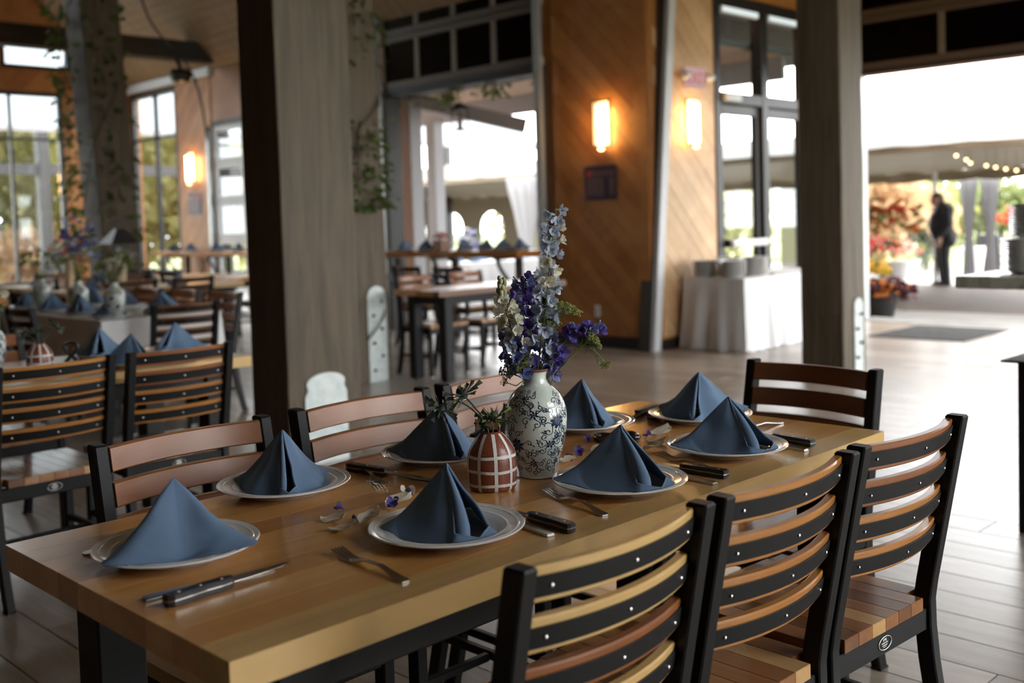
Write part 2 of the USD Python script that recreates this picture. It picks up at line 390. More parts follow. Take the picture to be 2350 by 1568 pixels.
# back wall (plane x = 7.55) with two sectional doors and a window; the ceiling meets it at 3.75 m
def build_back_wall():
    eu = (0, 1, 0)
    full = sg.box(T_PIER, 0, T_GABLE, 5.2)
    holes = [sg.box(6.48, 0, 9.12, 2.88), sg.box(9.98, 0, 13.22, 2.88), sg.box(14.45, .62, 16.02, 3.62)]
    p = full
    for h in holes: p = p.difference(h)
    w = wall_poly('wall_back', p, (S_BACK+.015, 0, 0), eu, (.16, 0, 0), 'cedar_2')
    clad(w, sg.box(T_PIER+.12, .12, 6.34, 4.6), (S_BACK+.0145, 0, 0), eu, (-1, 0, 0), slope=-1, seed=1)
    clad(w, sg.box(9.26, .12, 9.86, 4.2), (S_BACK+.0145, 0, 0), eu, (-1, 0, 0), slope=-1, seed=2)
    clad(w, sg.box(13.36, .12, 14.40, 3.9), (S_BACK+.0145, 0, 0), eu, (-1, 0, 0), slope=1, seed=4)
    struct('baseboard_back', cat([bx(S_BACK-.012, S_BACK+.013, a, b, .0, .115, .003) for a, b in ((T_PIER+.1, 6.36), (9.26, 9.86), (13.36, 16.2))]), 'black_plastic')
build_back_wall()
# leaning pale corner post with a dark reveal, where the pier meets the door wall
def build_corner():
    lean = .36  # how far the top leans at 4.6 m
    H = 4.6
    def sl(x0, x1, y0, y1, lx, ly):
        v = np.array([(x0, y0, 0), (x1, y0, 0), (x1, y1, 0), (x0, y1, 0), (x0+lx, y0+ly, H), (x1+lx, y0+ly, H), (x1+lx, y1+ly, H), (x0+lx, y1+ly, H)], float)
        f = np.array([(0, 2, 1), (0, 3, 2), (4, 5, 6), (4, 6, 7), (0, 1, 5), (0, 5, 4), (1, 2, 6), (1, 6, 5), (2, 3, 7), (2, 7, 6), (3, 0, 4), (3, 4, 7)])
        return v, f
    struct('trim_1', sl(S_BACK-.03, S_BACK+.075, T_PIER-.03, T_PIER+.02, .30, -.15), 'white_trim')
    struct('trim_2', sl(S_BACK-.045, S_BACK+.02, T_PIER+.02, T_PIER+.155, .30, -.15), 'grey_trim')
build_corner()
# door wall (plane y = 5.1, from x = 7.6 to 11.25): cedar piece, then glazed doors
def build_door_wall():
    eu = (1, 0, 0)
    p = sg.box(S_BACK, 0, S_OPEN+.15, 5.0).difference(sg.box(8.70, 0, 10.62, 3.62))
    w = wall_poly('wall_pier', p, (0, T_PIER+.175, 0), eu, (0, -.16, 0), 'cedar_1')
    clad(w, sg.box(S_BACK+.09, .12, 8.66, 4.5), (0, T_PIER+.0155, 0), eu, (0, -1, 0), slope=1, seed=5, mats=('cedar_pale_0', 'cedar_pale_1'))
    struct('baseboard_pier', bx(S_BACK+.08, 8.68, T_PIER-.012, T_PIER+.0, 0, .10, .003), 'black_plastic')
build_door_wall()
# opening at the right (plane x = 11.25): header wall, no boards in view
struct('trim_6', cat(*[[bx(S_BACK-.03, S_BACK+.20, a-.05, a+.03, 0, 2.9, .004), bx(S_BACK-.03, S_BACK+.20, b-.03, b+.05, 0, 2.9, .004), bx(S_BACK-.03, S_BACK+.20, a-.05, b+.05, 2.86, 2.94, .004)] for a, b in ((6.48, 9.12), (9.98, 13.22))]), 'dark_frame')
def build_open_wall():
    p = sg.box(T_REAR, 0, T_PIER+.1, 5.0).difference(sg.box(-1.2, 0, 4.82, Z_DOOR)).difference(sg.box(-6.2, 0, -2.2, Z_DOOR))
    wall_poly('wall_right', p, (S_OPEN+.015, 0, 0), (0, 1, 0), (.16, 0, 0), 'cedar_2')
    struct('trim_3', bx(S_OPEN-.02, S_OPEN+.19, 4.80, 4.85, -.02, Z_DOOR, .004), 'track_steel')
    struct('trim_4', bx(S_OPEN-.15, S_OPEN+.35, -1.2, 4.83, -.06, .004, .002), 'concrete')
build_open_wall()
# gable wall (plane y = 16.3)
def build_gable():
    peak = 3.75+(S_BACK-.8)*1.0
    p = sg.Polygon([(S_LEFT, 0), (S_BACK+.1, 0), (S_BACK+.1, Z_EAVE-.05), (.8, Z_EAVE+6.75), (S_LEFT, Z_EAVE-.05)])
    for h in (sg.box(2.9, .5, 6.55, 3.62), sg.box(5.62, 3.98, 6.72, 4.66), sg.box(2.2, 3.98, 5.3, 6.2)):
        p = p.difference(h)
    w = wall_poly('wall_gable', p, (0, T_GABLE+.19, 0), (1, 0, 0), (0, -.16, 0), 'cedar_2')
    clad(w, sg.box(6.62, .12, S_BACK-.02, 3.74).union(sg.box(5.3, 3.64, 6.6, 3.96)), (0, T_GABLE+.031, 0), (1, 0, 0), (0, -1, 0), slope=-1, seed=8)
    # left and rear walls: mostly out of frame, with the same openings as the hall shows
    q = sg.box(T_REAR, 0, T_GABLE, 3.9)
    wall_poly('wall_left', q, (S_LEFT-.15, 0, 0), (0, 1, 0), (.15, 0, 0), 'beam_timber')
    wall_poly('wall_rear', sg.Polygon([(S_LEFT, 0), (S_OPEN+.2, 0), (S_OPEN+.2, 5), (S_BACK, 5), (.8, Z_EAVE+6.75), (S_LEFT, Z_EAVE)]).difference(sg.box(1.6, 0, 5.4, 2.9)).difference(sg.box(6.2, 0, 10.4, 2.9)).difference(sg.box(1.8, 3.5, 5.4, 5.7)), (0, T_REAR, 0), (1, 0, 0), (0, -.15, 0), 'beam_timber')
build_gable()
# ceiling: two 45 degree slopes and a flat part over the bay at the right
def build_ceiling():
    def slab(a, b, c, d, t=.12):
        v = np.array([a, b, c, d], float); n = np.cross(v[1]-v[0], v[2]-v[0]); n /= np.linalg.norm(n)
        if n[2] < 0: n = -n
        V = np.vstack([v, v+n*t]); f = np.array([(0, 2, 1), (0, 3, 2), (4, 5, 6), (4, 6, 7), (0, 1, 5), (0, 5, 4), (1, 2, 6), (1, 6, 5), (2, 3, 7), (2, 7, 6), (3, 0, 4), (3, 4, 7)])
        return V, f
    R, ZR = .8, Z_EAVE+6.75
    g0, g1 = T_REAR-.2, T_GABLE+.25
    m = cat(slab((S_BACK+.2, g0, Z_EAVE-.2), (S_BACK+.2, g1, Z_EAVE-.2), (R, g1, ZR), (R, g0, ZR)),
            slab((S_LEFT-.2, g0, Z_EAVE-.2), (S_LEFT-.2, g1, Z_EAVE-.2), (R, g1, ZR), (R, g0, ZR)),
            bx(S_BACK-1.4, S_OPEN+.3, g0, T_PIER+.2, 4.75, 4.9))
    c = struct('ceiling', m, 'ceiling_wood')
    # boards of the slope the photo shows, running level along y
    r = random.Random(2); q = math.sqrt(.5); w = .14
    for i in range(34):
        u0 = i*w; x = S_BACK-.04-u0*q; z = Z_EAVE+.04+u0*q
        nrm = np.array([-q, 0, -q]); al = np.array([-q, 0, q])
        part(c, 'board', axes(box((0, w/2, .008), (6.2, w-.006, .016), .002), (x, 13.15, z), (0, 1, 0), al, nrm), 'ceiling_wood')
    struct('trim_5', bx(S_BACK-.05, S_BACK+.02, 13.3, 16.25, 3.63, 3.76, .004), 'white_trim')
build_ceiling()

# ------------------------------------------------------------------ windows and doors
def window(n, origin, eu, nrm, u0, u1, z0, z1, mull, tran, fw=.07, bar=.04, fm='dark_frame', glass='window_glass', depth=.09):
    """Framed glazing in the plane (origin; eu, z): a frame, mullions, transoms and separate panes."""
    o = np.asarray(origin, float); N = np.asarray(nrm, float)
    A = lambda m: axes(m, o, eu, (0, 0, 1), N)
    fr = cat(bx(u0, u0+fw, z0, z1, -depth, 0, .006), bx(u1-fw, u1, z0, z1, -depth, 0, .006), bx(u0+fw, u1-fw, z0, z0+fw, -depth, 0, .006), bx(u0+fw, u1-fw, z1-fw, z1, -depth, 0, .006))
    w = struct('window_%d' % n if not isinstance(n, str) else n, A(fr), fm)
    us = [u0+fw]+list(mull)+[u1-fw]; zs = [z0+fw]+list(tran)+[z1-fw]
    for u in mull: part(w, 'mullion', A(bx(u-bar/2, u+bar/2, z0+fw, z1-fw, -depth*.9, -.005, .004)), fm)
    for z in tran: part(w, 'transom', A(bx(u0+fw, u1-fw, z-bar/2, z+bar/2, -depth*.88, -.007, .004)), fm)
    for a, b in zip(us, us[1:]):
        for c, d in zip(zs, zs[1:]):
            part(w, 'pane', A(bx(a+.012, b-.012, c+.012, d-.012, -depth*.6, -depth*.5)), glass)
    return w
G = (0, T_GABLE+.03, 0)
window(1, G, (1, 0, 0), (0, -1, 0), 2.9, 6.55, .5, 3.62, [4.4, 5.72], [2.86])
window(2, (S_BACK+.015, 0, 0), (0, 1, 0), (-1, 0, 0), 14.45, 16.02, .62, 3.62, [15.2], [2.84])
window(3, G, (1, 0, 0), (0, -1, 0), 5.62, 6.72, 3.98, 4.66, [], [])
window(4, G, (1, 0, 0), (0, -1, 0), 2.2, 5.3, 3.98, 6.2, [3.7], [5.0])
def build_doors():
    o = np.array([0, T_PIER+.02, 0]); A = lambda m: axes(m, o, (1, 0, 0), (0, 0, 1), (0, -1, 0))
    fr = cat(bx(8.70, 8.80, 0, 3.62, -.12, .02, .006), bx(10.52, 10.62, 0, 3.62, -.12, .02, .006), bx(8.8, 10.52, 3.50, 3.62, -.12, .02, .006), bx(8.8, 10.52, 2.48, 2.60, -.12, .02, .006), bx(9.60, 9.72, 0, 3.5, -.12, .025, .006))
    d = struct('door_1', A(fr), 'dark_frame')
    for a, b in ((8.8, 9.6), (9.72, 10.52)):
        part(d, 'pane', A(bx(a+.02, b-.02, 2.62, 3.48, -.07, -.06)), 'window_glass')
        part(d, 'stile', A(bx(a+.01, a+.075, .02, 2.47, -.09, -.02, .004)), 'dark_frame')
        part(d, 'stile', A(bx(b-.075, b-.01, .02, 2.47, -.09, -.02, .004)), 'dark_frame')
        part(d, 'rail', A(bx(a+.075, b-.075, .02, .24, -.088, -.022, .004)), 'dark_frame')
        part(d, 'rail', A(bx(a+.075, b-.075, 2.37, 2.47, -.088, -.022, .004)), 'dark_frame')
        part(d, 'pane', A(bx(a+.075, b-.075, .24, 2.37, -.06, -.05)), 'window_glass')
    pb = part(d, 'push_bar', A(tube([(8.86, 1.0, .07), (9.55, 1.0, .07)], .042, 14)), 'white_paint', smooth=40, label='white cylindrical push bar')
    part(d, 'push_bar_bracket', A(cat(bx(8.86, 8.9, .96, 1.04, -.02, .07), bx(9.5, 9.54, .96, 1.04, -.02, .07))), 'dark_frame')
    part(d, 'door_closer', A(bx(8.84, 9.12, 2.50, 2.585, .022, .075, .008)), 'white_trim')
build_doors()
for k, (a, b) in enumerate(((8.84, 9.56), (9.76, 10.48))):
    o = (0, T_PIER-.02, 0)
    t = thing('linear_light', ('slim white light bar at the top of the pane above the pushed door', 'slim white light bar at the top of the farther door pane, right of its twin')[k], 'light', (0, 0, 0))
    part(t, 'housing', bx(a, b, T_PIER+.0, T_PIER+.05, 3.43, 3.50, .006), 'white_paint')
    part(t, 'diffuser', bx(a+.02, b-.02, T_PIER-.006, T_PIER+.001, 3.44, 3.49), 'fluorescent')

# sectional overhead doors: raised sections above each opening, tracks at the sides
def overhead(name, origin, eu, nrm, u0, u1, zb, rows, cols, hrow, label, frame='door_brown', glass='tinted_pane', closed=False, stile_mat='door_stile'):
    o = np.asarray(origin, float); A = lambda m: axes(m, o, eu, (0, 0, 1), nrm)
    t = thing(name, label, 'garage door')
    for r in range(rows):
        z0 = zb+r*hrow; z1 = z0+hrow-.008
        s = part(t, 'section', A(cat(bx(u0, u1, z0, z0+.075, 0, .05, .004), bx(u0, u1, z1-.075, z1, 0, .05, .004))), frame)
        w = (u1-u0)/cols
        for c in range(cols+1):
            uc = u0+c*w; a, b = max(u0, uc-.035), min(u1, uc+.035)
            part(s, 'stile', A(bx(a, b, z0+.075, z1-.075, 0, .05, .004)), stile_mat)
        for c in range(cols):
            part(s, 'pane', A(bx(u0+c*w+.035, u0+(c+1)*w-.035, z0+.075, z1-.075, .018, .026)), glass)
    part(t, 'bottom_seal', A(bx(u0, u1, zb-.05, zb, .005, .045)), 'black_plastic')
    for uu, sg_ in ((u0-.06, 1), (u1+.06, -1)):
        part(t, 'track', A(cat(bx(uu-.03, uu+.03, 0.02, zb+rows*hrow, .05, .11, .004), bx(uu-.012, uu+.05, 0.02, zb+rows*hrow, .11, .118))), 'track_steel')
        part(t, 'roller_hinge', A(cat([bx(uu-.05, uu+.07, zb+r*hrow-.03, zb+r*hrow+.05, .05, .085, .006) for r in range(rows)])), 'galvanised')
    return t
overhead('overhead_door', (S_BACK-.01, 0, 0), (0, 1, 0), (-1, 0, 0), 6.50, 9.10, 2.96, 3, 4, .62, 'raised glazed overhead door above the opening left of the brown lamp wall')
overhead('overhead_door', (S_OPEN-.0, 0, 0), (0, 1, 0), (-1, 0, 0), -1.15, 4.78, 2.96, 3, 6, .62, 'raised glazed overhead door above the wide opening at far right')
overhead('overhead_door', (S_BACK-.01, 0, 0), (0, 1, 0), (-1, 0, 0), 10.0, 13.2, .06, 5, 4, .56, 'closed white framed glazed overhead door behind the left bar counter', frame='white_paint', glass='window_glass', stile_mat='white_paint')

# ------------------------------------------------------------------ timber columns, beam
def column(label, x0, y0, size, H, plate=None, lean=(0, 0), name='timber_column', h_plate=.5, style='round'):
    t = thing(name, label, 'timber post', (x0, y0, 0))
    sx_, c = (size if isinstance(size, tuple) else (size, size)); sx_, c = sx_/2, c/2; b = .012; n = 26; r = random.Random(int(x0*100))
    zs = np.linspace(0, H, n); P = []
    ring = [(-sx_+b, -c), (sx_-b, -c), (sx_, -c+b), (sx_, c-b), (sx_-b, c), (-sx_+b, c), (-sx_, c-b), (-sx_, -c+b)]
    for z in zs:
        P.append([(px+lean[0]*z/H+r.uniform(-.0015, .0015), py+lean[1]*z/H+r.uniform(-.0015, .0015), z) for px, py in ring])
    v, f = surf(P, False, True); k = len(v)
    v = np.vstack([v, (0, 0, 0), (lean[0], lean[1], H)]); L = (n-1)*8
    f = np.vstack([f, [(k, (j+1) % 8, j) for j in range(8)], [(k+1, L+j, L+(j+1) % 8) for j in range(8)]])
    part(t, 'timber', (v, f), 'dark_timber', smooth=40)
    if plate:
        u0, u1, hp, kind = plate  # on the face toward -y
        w = u1-u0; m = (u0+u1)/2
        if kind == 'shouldered':
            pts = [(u0, 0), (u1, 0), (u1, hp-.115), (u1-.018, hp-.085), (u1-.012, hp-.055)]
            arc = [(m+math.cos(a)*(w/2-.012), hp-.055+math.sin(a)*.055) for a in np.linspace(0, PI, 16)]
            pts += arc+[(u0+.012, hp-.055), (u0+.022, hp-.088), (u0, hp-.12)]
        else:
            pts = [(u0, 0), (u1, 0), (u1, hp-w/2)]+[(m+math.cos(a)*w/2, hp-w/2+math.sin(a)*w/2) for a in np.linspace(0, PI, 14)[1:-1]]+[(u0, hp-w/2)]
        pm = axes(extrude(sg.Polygon(pts), .010), (0, -c-.014, 0), (1, 0, 0), (0, 0, 1), (0, -1, 0))
        pl = part(t, 'base_plate', (pm[0]+np.array([0, .013, 0]), pm[1]), 'galvanised')
        if kind == 'shouldered': spots = [(m-.02, hp-.23), (m+.05, hp-.42)]
        else: spots = [(m+(-1)**i*w*.22, hp-.13-i*.115) for i in range(int((hp-.1)/.115))]
        for (bu, bz) in spots:
            R = .020 if kind == 'shouldered' else .014
            hexa = np.array([(math.cos(a)*R*s, z, math.sin(a)*R*s) for z, s in ((-.0, 1.), (-.014, 1.), (-.019, .82)) for a in np.arange(6)*PI/3])
            part(pl, 'bolt', hull(hexa+np.array([bu, -c-.011, bz])), 'track_steel' if kind == 'shouldered' else 'bare_bracket')
            part(pl, 'washer', move(lathe([(0, 0), (R*1.35, 0), (R*1.35, .003), (0, .003)], 14), (bu, -c-.0105, bz), rx=PI/2), 'galvanised')
    return t
column('heavy dark stained timber post with grey shouldered steel plate behind the row of chairs', 2.735, 3.885, (.49, .37), 8.1, (-.145, .135, .50, 'shouldered'))
column('dark timber post with slim bolted plate standing at the bay with the open doorway', 7.145, 2.98, .37, 4.75, (-.02, .12, .62, 'round'))
column('ivy-wrapped timber post with pale bolted plate beside the bare wooden table', 4.74, 6.08, .40, 6.55, (-.05, .145, .80, 'round'), lean=(-.12, .0))
column('ivy-grown dark timber post far at the left in front of the tall windows', 5.03, 11.2, .46, 6.27, (.04, .20, .70, 'round'), lean=(-.30, .0))
bm = thing('roof_beam', 'dark horizontal roof beam carrying a black camera, across the far left windows', 'beam', (0, 13.2, 3.93))
part(bm, 'timber', bx(-5.9, 7.52, -.13, .13, -.14, .14, .01), 'beam_timber')
part(bm, 'joint_plate', bx(6.6, 7.5, -.14, -.128, -.12, .12, .003), 'bare_bracket')
sc = thing('security_camera', 'black dome camera hung under the roof beam end', 'camera', (6.9, 13.0, 3.55))
part(sc, 'bracket', rod((0, .1, .24), (0, 0, .1), .03), 'bare_bracket')
part(sc, 'housing', move(lathe([(0, .1), (.14, .08), (.17, .02), (.12, -.09), (0, -.13)], 18)), 'black_plastic', smooth=40)
cb = thing('hanging_cable', 'long thin electric cable hanging down beside the far lamp', 'cable', (0, 0, 0))
part(cb, 'cable', tube(catmull([(6.0, 12.5, 5.2), (6.4, 12.9, 4.3), (7.2, 13.2, 3.6), (7.44, 13.28, 2.6), (7.47, 13.29, 1.4)], 40), .018, 6), 'grey_trim', smooth=60)

# ------------------------------------------------------------------ ladder-back chairs
CW, SEAT_Z, TOP_Z, RAKE = .436, .450, .862, .078   # local frame: sitter faces +y, origin on the floor under the rear posts at seat level
def back_y(z): return -RAKE*(z-SEAT_Z)/(TOP_Z-SEAT_Z) if z > SEAT_Z else 0.
def chair(label, tones, stave_seed, loc, rz, group):
    t = thing('dining_chair', label, 'chair', loc, rz, group)
    r = random.Random(stave_seed); hw = CW/2; pw, pd = .030, .040
    for sx in (-1, 1):
        # rear leg: splays back below the seat and rakes back above
        P = []
        for z in (0, .06, .14, .22, .30, .38, .44, .48, TOP_Z-.004, TOP_Z):
            y = -.075*((.42-z)/.42)**1.7 if z < .42 else (back_y(z) if z > SEAT_Z else 0.)
            d = pd/2*(1.0 if z < .6 else 1.0); i = .003 if z == TOP_Z else 0.
            q = .003
            P.append([(sx*(hw-pw/2)+a*(pw/2-i), y+b*(d-i), z) for a, b in ((-1, -.85), (-.8, -1), (.8, -1), (1, -.85), (1, .85), (.8, 1), (-.8, 1), (-1, .85))])
        v, f = surf(P, False, True); k = len(v); L = (len(P)-1)*8
        v = np.vstack([v, np.mean(P[0], 0), np.mean(P[-1], 0)])
        f = np.vstack([f, [(k, (j+1) % 8, j) for j in range(8)], [(k+1, L+j, L+(j+1) % 8) for j in range(8)]])
        lg = part(t, 'rear_post', (v, f), 'black_metal', smooth=25)
        part(lg, 'foot_glide', bx(sx*(hw-pw/2)-.017, sx*(hw-pw/2)+.017, -.097, -.053, -.0, .008, .002), 'black_plastic')
        fl = part(t, 'front_leg', bx(sx*(hw-pw/2)-pw/2, sx*(hw-pw/2)+pw/2, .345, .38, .004, .42, .003), 'black_metal')
        part(fl, 'foot_glide', bx(sx*(hw-pw/2)-.017, sx*(hw-pw/2)+.017, .343, .382, 0, .012, .002), 'galvanised')
        part(t, 'side_stretcher', bx(sx*(hw-pw/2)-.010, sx*(hw-pw/2)+.010, -.02, .35, .165, .188, .003), 'black_metal')
    part(t, 'cross_stretcher', bx(-hw+pw, hw-pw, .16, .18, .166, .187, .003), 'black_metal')
    fr = part(t, 'seat_frame', cat(bx(-hw+pw, hw-pw, -.012, .012, .370, .420, .003), bx(-hw+pw, hw-pw, .352, .374, .370, .420, .003),
              bx(-hw, -hw+.022, .02, .352, .376, .420, .003), bx(hw-.022, hw, .02, .352, .376, .420, .003)), 'black_metal')
    # oval maker's badge on the rear rail
    bd = [(math.cos(a)*.026, -.0135, .396+math.sin(a)*.014) for a in np.linspace(0, 2*PI, 33)]
    part(fr, 'badge', cat(tube(bd, .0011, 6, False), *[box((x, -.0125, z), (w, .001, h)) for x, z, w, h in ((0, .403, .010, .0045), (-.006, .402, .003, .006), (.006, .402, .003, .006), (0, .396, .026, .0028), (0, .391, .022, .0024), (0, .387, .014, .0018))]), 'badge_silver', label='silver oval badge')
    # butcher-block seat: staves run front to back
    n = 8; w = CW/n
    for i in range(n):
        x0 = -hw+i*w; ins = .0001
        d0 = -.016 if 0 < i < n-1 else .024
        part(t, 'seat_stave', bx(x0+ins, x0+w-ins, d0, .392 if 0 < i < n-1 else .386, .4205, SEAT_Z, .0012), 'seat_wood_%d' % r.choice((0, 0, 1, 1, 2, 0, 3)))
    # four curved slats with a steel strap and three rivets on the back of each
    for k, zc in enumerate((.605, .6795, .754, .8285)):
        xs = np.linspace(-hw+pw-.004, hw-pw+.004, 19); sag = lambda x: -.034*(1-(x/(hw-pw))**2)
        def ribbon(z0, z1, f0, f1, ch):
            P = []
            for x in xs:
                c = np.array([x, sag(x), 0]); dx = .068*x/((hw-pw)**2)*1.0
                nrm = np.array([dx, -1.0, 0]); nrm /= np.linalg.norm(nrm)   # toward the back
                sec = []
                for (a, z) in ((f0, z0+ch), (f0+ch, z0), (f1-ch, z0), (f1, z0+ch), (f1, z1-ch), (f1-ch, z1), (f0+ch, z1), (f0, z1-ch)):
                    p = c+nrm*a; p[2] = z; p[1] += back_y(z); sec.append(p)
                P.append(sec)
            v, f = surf(P, False, True); q = len(v); L = (len(P)-1)*8
            v = np.vstack([v, np.mean(P[0], 0), np.mean(P[-1], 0)])
            return v, np.vstack([f, [(q, (j+1) % 8, j) for j in range(8)], [(q+1, L+j, L+(j+1) % 8) for j in range(8)]])[:, ::-1]
        sl = part(t, 'slat', ribbon(zc-.0265, zc+.0265, -.020, -.001, .003), tones[k], smooth=35)
        part(sl, 'strap', ribbon(zc-.0175, zc+.0135, -.001, .0028, .0006), 'black_metal', smooth=35)
        for x in (-hw+pw+.035, .0, hw-pw-.035):
            part(sl, 'rivet', ball((x, sag(x)+back_y(zc)-.0035, zc-.002), .0032, 1, (1, .7, 1)), 'rivet_steel', smooth=True)
    return t
NEAR = 'ladder-back chairs along the near side of the laid table'
FARR = 'ladder-back chairs along the far side of the laid table'
T_NEAR = -.165
C1 = chair('wooden slat chair nearest the camera, two pale maple slats above two red-brown ones', ('slat_maple', 'slat_cherry', 'slat_maple', 'slat_maple'), 5, (.492, T_NEAR, 0), 0, NEAR)
C2 = chair('honey slat chair between two others on the near side, its slats strongly figured', ('slat_honey', 'slat_honey', 'slat_honey', 'slat_honey'), 9, (.955, T_NEAR-.005, 0), math.radians(-1.2), NEAR)
C3 = chair('red-brown slat chair at the far end of the near row, its whole seat showing', ('slat_honey', 'slat_honey', 'slat_cherry', 'slat_cherry'), 14, (1.426, T_NEAR-.012, 0), math.radians(-3), NEAR)
C4 = chair('walnut slat chair at the near end of the far row, seen from its front', ('slat_walnut', 'slat_cherry', 'slat_cherry', 'slat_cherry'), 21, (.485, .945, 0), PI+math.radians(1), FARR)
copy(C4, 'walnut slat chair in the middle of the far row, left of the tall vase', (.995, .955, 0), PI, FARR)
copy(C4, 'walnut slat chair half hidden by the tall vase at the right of the far row', (1.475, .955, 0), PI, FARR)
C5 = chair('dark slat chair standing alone at the far head of the laid table', ('slat_walnut',)*4, 30, (2.085, .385, 0), PI/2+math.radians(-2), 'chair at the head of the laid table')

# ------------------------------------------------------------------ dining tables of edge-glued boards on black steel legs
TH = .046
def dining_table(label, L, W, loc, rz=0., n=10, seed=1, group=None, mats=None, edge='table_edge'):
    t = thing('dining_table', label, 'table', loc, rz, group)
    r = random.Random(seed); w = W/n
    for i in range(n):
        k = r.randrange(4) if mats is None else mats[i % len(mats)]
        e = .00005
        m = bx(0, L, i*w+e, (i+1)*w-e, .76-TH, .76, .0005)
        part(t, 'board', m, 'table_wood_%d' % k if i else edge)
    for x in (.10, L-.19):
        for y in (.05, W-.14):
            lg = part(t, 'leg', bx(x, x+.09, y, y+.09, .006, .76-TH, .004), 'black_metal')
            part(lg, 'foot', bx(x+.01, x+.08, y+.01, y+.08, 0, .008), 'black_plastic')
    part(t, 'apron', cat(bx(.19, L-.19, .07, .09, .64, .76-TH, .003), bx(.19, L-.19, W-.09, W-.07, .64, .76-TH, .003), bx(.12, .14, .14, W-.14, .64, .76-TH, .003), bx(L-.14, L-.12, .14, W-.14, .64, .76-TH, .003)), 'black_metal')
    return t
TL, TW = 1.829, .775
MAIN = dining_table('long honey-coloured wooden table laid for eight with blue napkins', TL, TW, (0, 0, 0), 0, 10, 4, mats=(2, 0, 2, 1, 0, 2, 3, 0, 1, 0))

# ------------------------------------------------------------------ place settings
def plate_mesh(R=.139, n=64):
    pr = [(0, .006), (.45*R, .006), (.62*R, .0072), (.66*R, .011), (.70*R, .0145), (.76*R, .0165), (.765*R, .0172), (.79*R, .0172), (.80*R, .0168), (.90*R, .0195), (.905*R, .0205), (.925*R, .0207), (.93*R, .0202),
          (.965*R, .0215), (.99*R, .0222), (R, .0208), (.992*R, .0192), (.9*R, .0155), (.74*R, .010), (.66*R, .003), (.63*R, 0.), (.58*R, 0.), (.56*R, .002), (0, .002)]
    return lathe(pr, n)
PLATE = plate_mesh()
def plate_z(r):
    return np.interp(r, [0, .086, .095, .105, .125, .139, .16], [0, 0, .0072, .0102, .0125, .0152, .0152])
def napkin_mesh(U=.05, H=.118, open_=1., seed=0, fine=True, size=1.):
    """Pyramid fold: one rounded triangular tent of cloth from rim to rim, its slit toward +x; the hemmed rims part below the tip and meet in a U
    at the foot of the slit; a soft roll of cloth lies inside."""
    nz, nq = (34, 140) if fine else (12, 50)
    def loop(a):
        u = U*open_*(.80+.20*(1-a)**.7); e = math.sqrt(max(0., 1-a/.15))
        half = [(-.084, 0), (-.088, -.055), (-.087, -.098), (-.068, -.113), (-.02, -.098), (.040, -.080), (.084, -u*1.16), (.104, -u*1.04)]
        if e > 0: half += [(.104+.014*math.sin(q*PI/2), -u*1.04*math.cos(q*PI/2)) for q in np.linspace(0, e, 5)[1:]]
        c = catmull(half, 96); return np.vstack([(c*np.array([1, -1]))[::-1], c[1:]])
    P = []
    for i in range(nz):
        a = (i/(nz-1))**1.25; s = ((1-a)*(1-.07*math.sin(a*PI))+.010)*size
        lp = loop(a); d = np.r_[0, np.cumsum(np.linalg.norm(np.diff(lp, axis=0), axis=1))]; q = np.linspace(0, d[-1], nq)
        x, y = np.interp(q, d, lp[:, 0])*s+.006*a, np.interp(q, d, lp[:, 1])*s
        x = x+.012*size*math.sin(a*PI)*np.clip((x/size-.02)/.06, 0, 1)      # the slit edge bows outward
        P.append(np.stack([x, y, H*a+plate_z(np.hypot(x, y))*(1-a)**4+.0006], 1))
    P = np.array(P); fall = np.linspace(1, 0, nz)[:, None]; inner = np.sin(fall*PI*.9)
    n_ = meshkit.fbm(P*13+seed*3.1, 2, seed)-.5
    P[:, :, 1] += np.clip(P[:, :, 1]/.01, -1, 1)*n_*.016*inner; P[:, :, 0] += n_*.012*inner
    P[:, :, 0] += np.where(P[:, :, 0] < 0, .012*np.exp(-((P[:, :, 1]+.015)/.03)**2)*inner, 0) if seed == 1 else 0
    sheets = [solidify(P[:, ::-1], .0024)]
    rim = np.vstack([P[::-1, 0], P[1:, -1]])
    sheets.append(tube(rim, .0021, 7))
    u = U*open_*size; k = np.linspace(0, 1, 20); A = np.array([.008, -.002, H*.96]); B = np.array([.098*size, -u*.48, .013])
    line = A+(B-A)*k[:, None]+np.array([.012*size, 0, -.004])*np.sin(k*PI)[:, None]
    sheets.append(tube(line, .0022+u*.30*k**.9*(1-.25*np.clip(k-.85, 0, 1)/.15), 14))
    return cat(sheets)
def fork_mesh(L=.203):
    # outline in plan along +y (tines at the top), bent in profile
    tines = [sg.box(-.0116+i*.0066, .148, -.0116+i*.0066+.0020, .2035).buffer(.0007) for i in range(4)]
    head = sg.Polygon([(-.0122, .152), (.0122, .152), (.0125, .143), (.0105, .132), (.006, .124), (.0033, .118), (.0032, .080), (.0048, .045), (.0078, .016), (.0085, .004), (.006, .0), (-.006, 0), (-.0085, .004), (-.0078, .016), (-.0048, .045), (-.0032, .080), (-.0033, .118), (-.006, .124), (-.0105, .132), (-.0125, .143)]).buffer(.0008)
    sh = head
    for t in tines: sh = sh.union(t)
    sh = sh.simplify(.0002).segmentize(.006)
    m = trimesh.creation.extrude_polygon(sh, .0026, engine='earcut'); m = m.subdivide_to_size(.012)
    v, f = np.array(m.vertices), np.array(m.faces); y = v[:, 1]
    prof = np.interp(y, [0, .02, .07, .112, .128, .150, .175, .2005], [.0006, .002, .0105, .0085, .004, .0008, .003, .0085])
    v[:, 2] += prof; v[:, 2] -= 6*(v[:, 0]**2)*0
    return v, f
FORK = fork_mesh()
